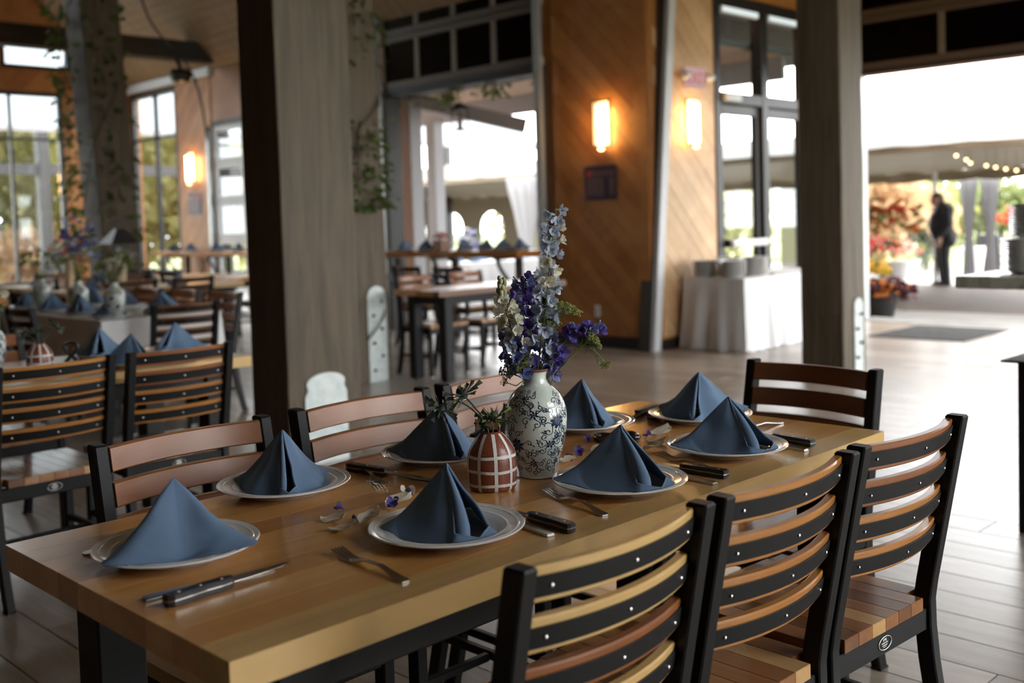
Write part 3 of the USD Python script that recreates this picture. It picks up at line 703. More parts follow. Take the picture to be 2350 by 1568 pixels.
def steak_knife(t, m='black_plastic'):
    lay = lambda q: move(move(q, (0, 0, -.0115)), (0, 0, .0095), ry=PI/2)
    blade = sg.Polygon([(-.0085, .112), (.0085, .112), (.0095, .135), (.0088, .175), (.0045, .208), (-.0035, .222), (-.0072, .215), (-.0085, .18)])
    b = axes(extrude(blade, .0017), (0, 0, 0), (0, 0, 1), (0, 1, 0), (1, 0, 0))
    part(t, 'blade', lay(move(b, (-.0008, 0, .0105))), 'cutlery_steel')
    hd = sg.Polygon([(-.010, .002), (-.004, 0), (.008, .001), (.0115, .01), (.0105, .04), (.0085, .065), (.0095, .09), (.0085, .108), (.003, .114), (-.005, .114), (-.0085, .105), (-.0095, .07), (-.0085, .04), (-.0105, .012)]).buffer(.001)
    h0 = hd.buffer(-.002)
    hm = cat([axes(move(extrude(p, dz), (0, 0, z)), (0, 0, 0), (0, 0, 1), (0, 1, 0), (1, 0, 0)) for p, z, dz in ((h0, -.0085, .017), (hd, -.0065, .0055), (hd, .001, .0055))])
    part(t, 'handle', lay(move(hm, (0, 0, .0115))), m)
    part(t, 'tang', lay(move(axes(extrude(hd.buffer(-.0006), .002), (0, 0, 0), (0, 0, 1), (0, 1, 0), (1, 0, 0)), (-.001, 0, .0115))), 'cutlery_steel')
    for y in (.022, .058, .094):
        for sx in (-1, 1): part(t, 'rivet', lay(ball((sx*.0084, y, .012), .0028, 1, (.4, 1, 1))), 'rivet_steel', smooth=True)
def table_knife_mesh():
    out = sg.Polygon([(-.0075, .0), (.0075, 0), (.0085, .01), (.007, .05), (.005, .09), (.0052, .10), (.009, .108), (.0098, .15), (.0085, .19), (.003, .214), (-.006, .216), (-.0078, .19), (-.0065, .11), (-.005, .10), (-.005, .09), (-.007, .05), (-.0085, .01)])
    m = trimesh.creation.extrude_polygon(out.buffer(.0006), .0016, engine='earcut')
    h = hull([(x*s, y, z) for y, s, zz in ((.002, 1., .0055), (.05, .85, .006), (.088, .6, .005)) for x in (-.0078, .0078) for z in (.0, zz)])
    return cat((np.array(m.vertices)+np.array([0, 0, .0012]), np.array(m.faces)), h)
TKNIFE = table_knife_mesh()
# whole place names, used in the labels: where each stands on the laid table
WHERE = {1: 'at the near head of the table', 3: 'first from the camera on the near side', 5: 'in the middle of the near side', 7: 'last on the near side',
         2: 'first from the camera on the far side', 4: 'behind the brick-red vase on the far side', 6: 'behind the tall vase on the far side', 8: 'at the far head of the table'}
SPOT = {1: (.178, .478), 3: (.545, .195), 5: (.995, .168), 7: (1.402, .178), 2: (.540, .705), 4: (.945, .668), 6: (1.418, .640), 8: (1.690, .455)}
NOSE = {1: 68, 3: -99, 5: -98, 7: -96, 2: -118, 4: -108, 6: -112, 8: -152}
ZT = .7602
PL0 = None
NAPS = {}
for k in (3, 1, 5, 7, 2, 4, 6, 8):
    x, y = SPOT[k]
    if PL0 is None:
        PL0 = whole('dinner_plate', PLATE, 'glazed_white', 'round white ring-rimmed dinner plate '+WHERE[k], 'plate', (x, y, ZT), 0, smooth=35, group='dinner plates on the laid table')
    else: copy(PL0, 'round white ring-rimmed dinner plate '+WHERE[k], (x, y, ZT))
    op = {1: .6, 2: .42, 4: .40, 6: .42, 8: .25}.get(k, 1.)
    nm = napkin_mesh(.050, .121, op, k, True, {3: .86, 5: 1.0, 7: .98, 2: .88, 4: .95, 6: .97, 1: 1.08, 8: 1.08}[k])
    whole('folded_napkin', nm, 'napkin_blue', 'dusty blue pyramid napkin on the plate '+WHERE[k], 'napkin', (x, y, ZT+.0072), math.radians(NOSE[k]), smooth=50, group='pyramid napkins on the laid table')
F0 = K0 = T0 = None
# forks: (handle end x, y, direction of the tines in degrees)
FORKS = {3: (.338, .058, 85), 5: (.812, .055, 75), 7: (1.215, .080, 74), 2: (.760, .800-.06, -112), 8: (1.772, .255, 180-6), 6: (1.56, .60, 4), 1: (.068, .60, -8)}
for k, (x, y, a) in FORKS.items():
    lb = 'plain steel dinner fork lying beside the plate '+WHERE[k]
    if F0 is None: F0 = whole('dinner_fork', FORK, 'cutlery_steel', lb, 'fork', (x, y, ZT), math.radians(a-90), smooth=35, group='dinner forks on the laid table')
    else: copy(F0, lb, (x, y, ZT), math.radians(a-90))
KNIVES = {3: (.693, .030, 86), 5: (1.186, .036, 92), 7: (1.560, .045, 84), 1: (.040, .250, 2), 2: (.735, .745, -82), 4: (1.13, .76, -80), 6: (1.60, .555, 12), 8: (1.735, .64, -170)}
for k, (x, y, a) in KNIVES.items():
    lb = 'black-handled steak knife by the plate '+WHERE[k]
    if K0 is None:
        K0 = thing('steak_knife', lb, 'knife', (x, y, ZT), math.radians(a-90), 'black-handled steak knives on the laid table'); steak_knife(K0)
    else: copy(K0, lb, (x, y, ZT), math.radians(a-90))
TKN = {3: (.655, .045, 84), 5: (1.130, .026, 88), 7: (1.512, .035, 84), 1: (.030, .300, -6), 2: (.772, .72, -86)}
for k, (x, y, a) in TKN.items():
    lb = 'slim plain steel table knife by the plate '+WHERE[k]
    if T0 is None: T0 = whole('table_knife', TKNIFE, 'cutlery_steel', lb, 'knife', (x, y, ZT), math.radians(a-90), group='steel table knives on the laid table', smooth=30)
    else: copy(T0, lb, (x, y, ZT), math.radians(a-90))

# ------------------------------------------------------------------ tall celadon vase with cobalt scrollwork
VASE_PROF = [(0, 0), (.0395, 0), (.0415, .002), (.0405, .006), (.0425, .015), (.050, .040), (.0585, .070), (.0645, .100), (.0665, .122), (.0655, .142), (.0605, .162), (.051, .179), (.039, .191), (.030, .198), (.0255, .206), (.0245, .217), (.0262, .225), (.0285, .2295)]
def smooth_prof(p, n=70):
    return np.vstack([p[:2], catmull(p[2:], n)])
VSM = smooth_prof(VASE_PROF)[2:]
def vase_radius(z): return np.interp(z, VSM[:, 1], VSM[:, 0])+.0001
def tall_vase(label, loc, rz=0., group=None, name='painted_vase', deco=True, seed=3, mats=('celadon_glaze', 'cobalt_paint', 'cobalt_wash')):
    t = thing(name, label, 'vase', loc, rz, group)
    pr = smooth_prof(VASE_PROF); inn = [(r-.003, z) for r, z in pr[::-1] if z > .01 and r > .01]
    part(t, 'body', lathe(np.vstack([pr, [(.0285, .2315), (.0262, .2315)], inn, [(0, .012)]]), 64), mats[0], smooth=60)
    part(t, 'rim', lathe([(.0268, .2275), (.0300, .2285), (.0305, .2315), (.0292, .2335), (.0255, .2330), (.0245, .2295)], 48), 'raw_clay_rim', smooth=40)
    if not deco: return t
    R = np.random.RandomState(seed); dark, wash = [], []
    zz = np.linspace(.004, .2, 200); arc = np.r_[0, np.cumsum(np.hypot(np.diff(zz), np.diff(vase_radius(zz))))]
    def on(u, v, off):   # u: metres round the girth at R=.06, v: metres up the profile
        z = np.interp(v, arc, zz); r = vase_radius(z)+off; th = np.asarray(u)/.058
        return np.stack([r*np.cos(th), r*np.sin(th), z], -1)
    def stroke(pts, w0, w1, out=dark, off=.00035):
        p = np.asarray(pts, float); n = len(p); t_ = np.gradient(p, axis=0); t_ /= np.linalg.norm(t_, axis=1, keepdims=True)+1e-9
        nn = np.stack([-t_[:, 1], t_[:, 0]], 1); w = np.linspace(w0, w1, n)[:, None]/2
        a, b = p+nn*w, p-nn*w
        out.append(surf(np.stack([on(a[:, 0], a[:, 1], off), on(b[:, 0], b[:, 1], off)], 1)))
        # both faces
    def blob(c, pts, out=dark, off=.0004):
        p = np.asarray(pts)+c; c = np.mean(p, 0); ring = np.array([c+(p-c)*s for s in (.02, .5, 1.)])
        out.append(surf(on(ring[:, :, 0], ring[:, :, 1], off), False, True))
    def spiral(c, r, turn, a0, w=.0018, k=1.15):
        s = np.linspace(0, 1, 26); rr = r*(1-.80*s**.8); a = a0+turn*s*2*PI*k
        pts = np.stack([c[0]+rr*np.cos(a), c[1]+rr*np.sin(a)], 1); stroke(pts, w*.7, w*1.15); return pts[0]
    def petals(c, n, r, wdt, a0=0., out=dark, inner=.28):
        for i in range(n):
            a = a0+2*PI*i/n; q = np.linspace(0, 2*PI, 15)[:-1]
            px = inner*r+(r*(1-inner))*(.5+.5*np.cos(q)); py = wdt*np.sin(q)*(1+.25*np.cos(q))
            blob(np.array(c), np.stack([px*math.cos(a)-py*math.sin(a), px*math.sin(a)+py*math.cos(a)], 1), out)
    GIRTH = 2*PI*.058
    # a trellis of flowers, each with scrolls and leaves round it
    heads = []
    for row, v in enumerate((.038, .084, .130, .172)):
        n = 6 if row < 3 else 5
        for i in range(n):
            heads.append((GIRTH*(i+.5*(row % 2)+.12*R.randn())/n, v+.006*R.randn(), row))
    for (u, v, row) in heads:
        big = R.rand() < .55 and row in (1, 2)
        rr = .0155 if big else .0085
        petals((u, v), 8 if big else 6, rr, rr*.20, R.rand()*6, dark)
        if big: petals((u, v), 8, rr*.6, rr*.14, R.rand()*6, wash)
        petals((u, v), 5, rr*.33, rr*.12, 0, wash, 0.)
        for j in range(7):
            a = R.rand()*.5+j*2*PI/7; d = rr+.010+.004*R.rand(); sgn = 1 if R.rand() < .5 else -1
            c = (u+d*math.cos(a), v+d*math.sin(a))
            if not .006 < c[1] < .196: continue
            p0 = spiral(c, .0068+.003*R.rand(), sgn, a+PI*.9)
            q = np.array([[u+rr*.7*math.cos(a), v+rr*.7*math.sin(a)], [(u+p0[0])/2+.003*R.randn(), (v+p0[1])/2+.003*R.randn()], p0])
            stroke(catmull(q, 12), .0015, .0016)
            la = a+sgn*.8; lc = np.array([c[0]+.009*math.cos(la), c[1]+.009*math.sin(la)])
            if .008 < lc[1] < .194: petals(lc, 3 if R.rand() < .5 else 2, .0052, .0013, la, dark if R.rand() < .7 else wash, .05)
    part(t, 'painted_scroll', cat(dark), mats[1], smooth=True)
    part(t, 'painted_petal', cat(wash), mats[2], smooth=True)
    return t
VX, VY = .965, .372
VASE = tall_vase('tall celadon vase with dark blue scrollwork holding the delphiniums', (VX, VY, ZT), .6)

# ------------------------------------------------------------------ brick-red bud vase with white grid
RED_PROF = [(0, 0), (.044, 0), (.0475, .003), (.0495, .010), (.0510, .030), (.0512, .050), (.0498, .068), (.046, .082), (.039, .095), (.030, .107), (.0225, .115), (.0195, .1185)]
def red_vase(label, loc, rz=0., group=None):
    t = thing('bud_vase', label, 'vase', loc, rz, group)
    pr = smooth_prof(RED_PROF, 50); inn = [(r-.003, z) for r, z in pr[::-1] if z > .01 and r > .01]
    part(t, 'body', lathe(np.vstack([pr, [(.0175, .1192)], inn, [(0, .01)]]), 56), 'terracotta', smooth=60)
    zq = np.linspace(.002, .118, 200); pp = np.array(RED_PROF[2:])
    rad = lambda z: np.interp(z, pr[1:, 1], pr[1:, 0])
    out = []
    for z in (.014, .042, .0715):
        h = .0030; q = np.linspace(z-h, z+h, 4); w = np.linspace(0, 2*PI, 73)[:-1]
        wob = .0008*np.sin(w*3+z*90)
        P = np.stack([(rad(q[:, None]+wob)+.0007)*np.cos(w), (rad(q[:, None]+wob)+.0007)*np.sin(w), q[:, None]+wob], -1); out.append(surf(P, False, True))
    for i in range(9):
        a0 = 2*PI*i/9+.12; zz = np.linspace(.0005, .116, 30); r = rad(zz); hw_ = np.minimum(.0036, .22*r)
        P = np.stack([np.stack([(r+.0008)*np.cos(a0+s*hw_/r), (r+.0008)*np.sin(a0+s*hw_/r), zz], -1) for s in (-1, 0, 1)], 1); out.append(surf(P))
    part(t, 'white_grid', cat(out), 'white_slip', smooth=True)
    return t
RX, RY = .828, .372
RED = red_vase('squat brick-red bud vase with white grid holding sea holly, beside the tall vase', (RX, RY, ZT), 1.9)

# ------------------------------------------------------------------ flowers
def petal_mesh(L, W, cup=.25, n=5, m=5, tip=.5, wave=0., seed=0):
    u = np.linspace(0, 1, n); s = np.linspace(-1, 1, m); r = np.random.RandomState(seed)
    v_ = .03+.945*u**(.75+.5*tip); w = W*np.sqrt(np.maximum(1-(2*v_-1)**2, .01))
    P = np.stack([np.broadcast_to(u[:, None]*L, (n, m)), w[:, None]*s[None]/2, cup*L*(u[:, None]**2)*.6+cup*W*(s[None]**2)*.6*np.ones((n, 1))+wave*L*np.sin(u[:, None]*7+s[None]*3+seed)], -1)
    return surf(P)
def rot_to(m, o, d, roll=0.):
    """Turns a mesh modelled along +x to the direction d, placed at o."""
    d = np.asarray(d, float); d = d/np.linalg.norm(d); up = np.array([0, 0, 1.]) if abs(d[2]) < .95 else np.array([0, 1., 0])
    y = np.cross(up, d); y /= np.linalg.norm(y); z = np.cross(d, y)
    y2, z2 = math.cos(roll)*y+math.sin(roll)*z, -math.sin(roll)*y+math.cos(roll)*z
    return axes(m, o, d, y2, z2)
def floret_mesh(r, R=.016, seed=0):
    """Delphinium floret facing +x: five ruffled petals, an inner bee and a spur behind."""
    out = []
    for i in range(5):
        a = 2*PI*i/5+r.uniform(-.2, .2); spread = r.uniform(.75, 1.15)
        pm = petal_mesh(R*r.uniform(.9, 1.15), R*r.uniform(.75, 1.0), r.uniform(-.25, .35), 6, 5, .55, .06, seed+i)
        d = np.array([math.cos(spread), math.sin(spread)*math.cos(a), math.sin(spread)*math.sin(a)])
        out.append(rot_to(pm, (0, 0, 0), d, a+PI/2+r.uniform(-.4, .4)))
    for i in range(3):
        a = 2*PI*i/3+.4; d = np.array([1, .35*math.cos(a), .35*math.sin(a)])
        out.append(rot_to(petal_mesh(R*.5, R*.35, .3, 4, 3, .6, .05, seed+i), (0, 0, 0), d, a))
    out.append(tube([(0, 0, 0), (-R*.5, 0, R*.1), (-R*1.0, 0, R*.32)], [R*.16, R*.10, R*.03], 5))
    return cat(out)
def spike(label, base, pts, mats, nfl, r0, r1, start=.35, bud_mat='bud_green', seed=1, group=None, jag=1., top_buds=5, taper=.75, stem_r=.0022):
    """A delphinium or larkspur stem: stem, florets and buds, each floret a part."""
    t = thing('delphinium_stem', label, 'flower', base, 0, group)
    r = random.Random(seed); line = catmull(pts, 60)
    part(t, 'stem', tube(line, np.linspace(stem_r, stem_r*.5, len(line)), 7), 'stem_green', smooth=60)
    L = len(line)-1
    for i in range(nfl):
        f = start+(1-start)*(i+.5*r.random())/(nfl); k = f*L; j = min(int(k), L-1); p = line[j]+(line[j+1]-line[j])*(k-j)
        az = i*2.4+r.uniform(-.5, .5); q = (i/nfl); rad = (r0+(r1-r0)*q)
        out_ = rad*.95*jag; d = np.array([math.cos(az), math.sin(az), r.uniform(-.25, .35)])
        e = p+np.array([d[0]*out_, d[1]*out_, r.uniform(-.002, .006)])
        if i >= nfl-top_buds:
            sz = rad*.38; part(t, 'bud', cat(ball(p+d*out_*.5, sz, 1, (1, 1, 1.35)), tube([p, p+d*out_*.5], .0006, 4)), bud_mat, smooth=True)
            continue
        m = floret_mesh(r, rad, seed*31+i)
        m = rot_to(m, e, d, r.uniform(0, 6))
        fl = part(t, 'floret', m, r.choice(mats), smooth=70)
        part(fl, 'pedicel', tube([p, (p+e)/2+np.array([0, 0, .002]), e-d*.004], .0007, 4), 'stem_green')
    return t
BQ = 'flower stems standing in the tall blue and white vase'
ZR = ZT+.15
# camera-right direction in plan is (.707, -.707): offsets below use it
def off(right, fwd, z): return (right*.7071+fwd*.7071, -right*.7071+fwd*.7071, z)
def rel(*pts): return [off(*p) for p in pts]
VB = (VX, VY, ZR)
spike('tall ice-blue delphinium, the highest spire of the bouquet', VB, rel((-.004, .0, -.10), (.002, .0, .03), (.012, .0, .12), (.028, 0, .22), (.042, .004, .33), (.056, .006, .428)), ('petal_ice', 'petal_ice', 'petal_white', 'petal_ice'), 40, .0215, .0150, .40, seed=3, group=BQ, top_buds=0)
spike('cream-green larkspur leaning left with round buds at its tip', VB, rel((.0, .002, -.10), (-.012, -.004, .04), (-.030, -.012, .12), (-.052, -.02, .19), (-.066, -.022, .245), (-.064, -.024, .283)), ('petal_cream', 'petal_cream', 'petal_white'), 36, .0185, .0125, .44, seed=8, group=BQ, top_buds=15)
spike('violet-blue delphinium in the middle of the bouquet', VB, rel((.0, .0, -.10), (-.008, .004, .04), (-.018, .006, .12), (-.020, .008, .19), (-.020, .006, .25), (-.012, .004, .282)), ('petal_violet', 'petal_blue', 'petal_violet'), 32, .0205, .0150, .32, 'petal_violet', 12, BQ, top_buds=2)
spike('dusky blue delphinium low at the left of the bouquet', VB, rel((.0, .0, -.10), (-.014, -.006, .03), (-.034, -.014, .09), (-.048, -.02, .14), (-.056, -.02, .175)), ('petal_blue', 'petal_ice', 'petal_blue'), 22, .019, .014, .40, 'petal_blue', 15, BQ, top_buds=2)
spike('violet delphinium arching out to the right of the bouquet', VB, rel((.004, .0, -.10), (.018, .0, .03), (.042, .004, .10), (.078, .006, .15), (.112, .004, .165), (.142, .0, .160)), ('petal_violet', 'petal_violet', 'petal_blue'), 22, .0175, .0165, .40, 'petal_violet', 18, BQ, top_buds=1)
spike('short blue larkspur among the stems at the right, below the green umbel', VB, rel((.0, .002, -.10), (.016, .006, .03), (.036, .012, .08), (.046, .014, .12), (.050, .012, .15)), ('petal_violet', 'petal_blue'), 15, .0165, .012, .35, 'petal_violet', 22, BQ, top_buds=2)
def umbel(label, base, pts, R, n, seed, group, head='umbel_green', drop=.3, name='umbel_flower', dot=.0016, rays=16):
    t = thing(name, label, 'flower', base, 0, group); r = random.Random(seed); line = catmull(pts, 40)
    part(t, 'stem', tube(line, np.linspace(.0017, .001, len(line)), 6), 'stem_green', smooth=60)
    tip = line[-1]; ax_ = line[-1]-line[-4]; ax_ /= np.linalg.norm(ax_); ry, dots = [], []
    for i in range(rays):
        a = i*2.4; s = math.sqrt((i+.5)/rays); y = np.cross(ax_, (0, 0, 1.)); y /= np.linalg.norm(y); z = np.cross(ax_, y)
        e = tip+ax_*R*.75*(1-drop*s*s)+(y*math.cos(a)+z*math.sin(a))*R*s
        ry.append(tube([tip, (tip+e)/2+ax_*R*.08, e], .00045, 4))
        for k in range(n):
            d = np.array([r.gauss(0, 1), r.gauss(0, 1), r.gauss(0, 1)]); d /= np.linalg.norm(d)
            p = e+d*R*.17; dots.append(ball(p, dot*r.uniform(.7, 1.25), 0)); ry.append(tube([e, p], .00025, 3, False))
    part(t, 'ray', cat(ry), 'stem_green', kind='stuff'); part(t, 'blossom', cat(dots), head, kind='stuff')
    return t
umbel('broad green umbel behind the violet blooms at right', VB, rel((.002, .0, -.10), (.016, .002, .04), (.034, .006, .12), (.058, .008, .19)), .040, 26, 4, BQ, rays=22)
umbel('smaller green umbel tucked against the tall spire', VB, rel((.0, .004, -.10), (.008, .01, .05), (.020, .016, .12), (.030, .018, .165)), .028, 22, 6, BQ, rays=16)
umbel('lacy green umbel low at the right under the violet spray', VB, rel((.002, -.002, -.10), (.03, -.004, .04), (.072, -.006, .10), (.112, -.008, .135)), .030, 20, 9, BQ, rays=16)
umbel('dark seeded umbel spreading at the left of the vase mouth', VB, rel((.0, -.004, -.10), (-.010, -.01, .03), (-.026, -.018, .07), (-.040, -.022, .078)), .032, 13, 11, BQ, 'dried_brown', .2, rays=13, dot=.0013)
umbel('dense green-brown umbel filling the vase mouth', VB, rel((.0, .0, -.10), (-.004, -.006, .03), (-.014, -.012, .072), (-.020, -.016, .085)), .030, 20, 13, BQ, 'umbel_green', .2, rays=18, dot=.0014)
for (rt, zz, sd) in ((-.062, .104, 1), (-.058, .132, 2), (-.052, .078, 3), (-.040, .112, 5)):
    umbel('tiny dark seed head on a thread stem at the left of the vase mouth', VB, rel((.0, -.004, -.06), (-.02, -.014, .05), (rt*.8, -.02, zz-.028), (rt-.006, -.022, zz-.022)), .0095, 5, sd, BQ+', tiny seed heads', 'dried_brown', .0, name='seed_head', rays=9, dot=.0011)
def spray():
    t = thing('carrot_sprig', 'green feathery sprig drooping far out to the right of the vase', 'flower', VB, 0, BQ); r = random.Random(5)
    line = catmull(rel((.0, .0, -.10), (.012, .0, .07), (.034, .0, .112), (.062, .0, .126), (.10, .0, .128), (.132, .0, .116), (.150, .0, .088)), 60)
    part(t, 'stem', tube(line, np.linspace(.0016, .001, len(line)), 6), 'stem_green', smooth=60)
    lf, dots = [], []
    def frond(p, d, L):
        d = np.asarray(d, float); q = [p, p+d*L*.5+np.array([0, 0, .002]), p+d*L]; lf.append(tube(q, [.0006, .0005, .0003], 4))
        for i in range(9):
            f = .25+.75*i/9; o = p+d*L*f; e = np.array([r.gauss(0, 1), r.gauss(0, 1), r.gauss(-.2, 1)]); e /= np.linalg.norm(e)
            lf.append(tube([o, o+(e*.7+d*.5)*L*.22], [.0006, .0003], 3, False))
    for k in (38, 41, 44, 47, 50):
        for s in range(3): frond(line[k], off(r.uniform(-.1, .7), r.uniform(-.6, .6), r.uniform(-1, .6)), r.uniform(.016, .034))
    tip = line[-1]
    for i in range(60):
        d = np.array([r.gauss(0, 1), r.gauss(0, 1), r.gauss(-.5, .7)]); d /= np.linalg.norm(d); e = tip+d*r.uniform(.008, .017)
        lf.append(tube([tip, e], [.0005, .0003], 3, False)); dots.append(ball(e, .0013, 0))
    part(t, 'frond', cat(lf), 'stem_green', kind='stuff'); part(t, 'flower_head', cat(dots), 'umbel_green', kind='stuff')
spray()
def thistle(label, base, pts, R, seed, group, mats=('thistle_green', 'thistle_dark'), bend=(0, 0, 1)):
    t = thing('sea_holly_stem', label, 'flower', base, 0, group); r = random.Random(seed); line = catmull(pts, 30)
    part(t, 'stem', tube(line, .0019, 7), 'thistle_green', smooth=60)
    tip = line[-1]; ax_ = line[-1]-line[-3]; ax_ /= np.linalg.norm(ax_)
    part(t, 'cone', rot_to(ball((R*.22, 0, 0), R*.30, 2, (1.25, 1, 1)), tip, ax_), mats[1], smooth=30)
    y = np.cross(ax_, (.1, .2, 1.)); y /= np.linalg.norm(y); z = np.cross(ax_, y)
    for i in range(34):
        a = i*2.4+r.uniform(-.3, .3); el = r.uniform(-.45, .85); L = R*r.uniform(.8, 1.35)
        d = ax_*math.sin(el)+(y*math.cos(a)+z*math.sin(a))*math.cos(el)
        out = []; k = np.linspace(0, 1, 7); W = R*.062*(1-k)**.7
        jag = np.where(np.arange(7) % 2 == 1, 1.7, .75)
        P = np.stack([np.stack([k*L, s*W*jag, (.22 if s else .0)*W+.12*L*k**2*r.choice((-1, 1))], 1) for s in (-1, 0, 1)], 1)
        part(t, 'bract', rot_to(surf(P), tip+ax_*R*.05, d, r.uniform(-.8, .8)), mats[1] if r.random() < .62 else mats[0])
    return t
SH = 'sea holly stems in the brick-red bud vase'
RB = (RX, RY, ZT+.10)
thistle('sea holly head drooping furthest left, over the napkin behind', RB, rel((.006, 0, -.06), (-.012, 0, .03), (-.045, 0, .072), (-.085, 0, .088), (-.100, 0, .072)), .034, 2, SH)
thistle('sea holly head held highest over the red vase', RB, rel((.004, 0, -.06), (-.008, .004, .03), (-.032, .008, .068), (-.052, .01, .092)), .038, 3, SH)
thistle('upright greener sea holly close above the red vase at right', RB, rel((.0, .002, -.06), (.004, .004, .02), (.006, .006, .040)), .034, 5, SH, ('stem_green', 'thistle_green'))
thistle('small dark sea holly tucked low at the red vase mouth', RB, rel((.0, -.002, -.06), (-.006, -.002, .02), (-.012, -.002, .030)), .024, 7, SH)

# ------------------------------------------------------------------ petals strewn on the table
def loose_petal(label, x, y, a, L, W, m, seed, group='loose petals strewn along the table'):
    pm = petal_mesh(L*1.12, W*1.25, .34, 8, 7, .6, .04, seed); v = pm[0].copy(); v[:, 0] -= L/2; v[:, 2] += .10*L*np.sin(v[:, 1]/W*5+seed)-0; v[:, 2] -= v[:, 2].min()
    P = v.reshape(8, 7, 3); sm = solidify(P, .0006); sv = sm[0].copy(); sv[:, 2] -= sv[:, 2].min()
    return whole('loose_petal', (sv, sm[1]), m, label, 'petal', (x, y, ZT+.0002), math.radians(a), smooth=60, group=group)
def loose_bloom(label, x, y, seed, R=.014, m='petal_violet'):
    r = random.Random(seed); f = floret_mesh(r, R, seed); f = rot_to(f, (0, 0, 0), (math.cos(seed*2.1)*.8, math.sin(seed*2.1)*.8, .45), seed); v = f[0].copy(); v[:, 2] -= v[:, 2].min()
    return whole('loose_bloom', (v, f[1]), m, label, 'flower', (x, y, ZT+.0002), 0, smooth=60, group='fallen violet blooms on the table')
for lb, x, y, a, L, W, m, sd in (('cream petal beside the violet bloom left of centre', .469, .436, -30, .042, .030, 'petal_white', 1), ('flat cream petal lying nearest the camera', .438, .366, -50, .046, .028, 'petal_white', 2),
        ('curled cream petal touching the napkin of the first near plate', .505, .372, 20, .042, .032, 'petal_white', 3), ('cream petal half under a violet bloom behind the first near napkin', .612, .418, -20, .046, .032, 'petal_white', 4),
        ('upturned cream petal highest of those left of the red vase', .668, .452, 60, .036, .024, 'petal_white', 5), ('cream petal leaning against the foot of the tall vase', 1.08, .392, 200, .045, .036, 'petal_white', 6),
        ('large cream petal lying behind the last near plate', 1.470, .425, -15, .052, .034, 'petal_white', 7), ('cream petal pointing at the tip of the last near napkin', 1.385, .372, -60, .048, .028, 'petal_white', 8),
        ('narrow cream petal just behind the last near fork', 1.315, .330, -30, .048, .016, 'petal_white', 9), ('thin cream petal between tall vase and figure-eight number', 1.225, .418, -30, .040, .022, 'petal_cream', 10)):
    loose_petal(lb, x, y, a, L, W, m, sd)
for lb, x, y, sd, R in (('violet bloom on the bare boards left of the first near napkin', .522, .482, 1, .014), ('violet bloom in the petals behind the first near napkin', .592, .410, 2, .017), ('violet bloom under the upturned cream petal', .655, .440, 3, .013),
        ('tiny lilac bloom between two cream petals', .500, .404, 4, .007), ('violet bloom right of the tall vase foot', 1.165, .432, 5, .015), ('violet bloom touching the tall vase foot', 1.098, .402, 6, .012),
        ('blue bloom at the right tip of the figure-eight number', 1.428, .425, 7, .015), ('violet bloom at the left tip of the figure-eight number', 1.292, .515, 8, .011)):
    loose_bloom(lb, x, y, sd, R)
def eight(label, loc, rz, flat, m):
    pts = [(math.sin(a)*.030*(1 if abs(a) else 1), 0) for a in (0,)]
    P = []
    for a in np.linspace(0, 2*PI, 49)[:-1]: P.append((.022*math.sin(2*a), .052*math.cos(a), 0))
    P = np.array(P+[P[0]]); P[:, 0] *= 1.15
    tb = tube(P, .0078, 8, False)
    if flat: tb = (tb[0]+np.array([0, 0, .0078]), tb[1])
    else: tb = axes((tb[0]+np.array([0, .0598, 0]), tb[1]), (0, 0, 0), (1, 0, 0), (0, 0, 1), (0, -1, 0))
    return whole('table_number', tb, m, label, 'number', loc, rz, smooth=60)
eight('polished metal figure-eight table number lying flat behind a napkin', (1.352, .468, ZT), math.radians(52), True, 'gunmetal')
ch = thing('card_holder', 'small brown wooden card holder with dark edge behind the sea holly', 'card holder', (1.135, .70, ZT), math.radians(-42))
part(ch, 'panel', bx(-.035, .025, -.006, .006, 0, .062, .002), 'slat_walnut'); part(ch, 'edge', move(bx(.0, .013, -.014, .014, 0, .10, .002), (.022, 0, 0), ry=.16), 'black_plastic')
cd = thing('white_card', 'small white card lying at the foot of the tall vase', 'card', (.905, .395, ZT), math.radians(20))
part(cd, 'card', bx(-.022, .022, -.014, .014, 0, .0008), 'card_white'); part(cd, 'printed_bar', bx(-.018, .016, .006, .010, .0008, .001), 'print_dark')

# ------------------------------------------------------------------ lamps on the walls
def sconce(label, loc, rz, side):
    """Local frame: the wall is the plane y = 0, the lamp hangs toward -y; side: which half of the plate carries the tube."""
    t = thing('wall_sconce', label, 'wall lamp', loc, rz, 'tube lamps on the cedar walls'); X = side*.045
    part(t, 'back_plate', bx(-.105, .105, -.018, 0, .06, .50, .006), 'card_white')
    part(t, 'arm', cat(bx(X-.012, X+.012, -.075, -.018, .03, .055, .003), bx(X-side*.052-.005, X-side*.052+.005, -.062, -.050, .03, .42, .002)), 'bare_bracket')
    part(t, 'tube', move(lathe([(0, .06), (.036, .06), (.038, .066), (.038, .434), (.036, .44), (0, .44)], 20), (X, -.075, 0)), 'tube_glow', smooth=30)
    part(t, 'collar', move(lathe([(0, .03), (.041, .03), (.041, .06), (0, .06)], 20), (X, -.075, 0)), 'bare_bracket')
    part(t, 'bottom_lens', move(lathe([(0, 0), (.022, .004), (.032, .018), (.032, .03), (0, .03)], 18), (X, -.075, 0)), 'bulb_glow', smooth=40)
    return t
sconce('glowing tube lamp on the brown lamp wall above the dark poster', (S_BACK-.003, 5.68, 1.98), -PI/2, 1)
sconce('glowing tube lamp on the sunlit-toned cedar wall under the exit sign', (8.27, T_PIER-.003, 1.98), 0, -1)
sconce('glowing tube lamp far left beside the tall narrow window', (S_BACK-.003, 14.0, 2.02), -PI/2, 1)
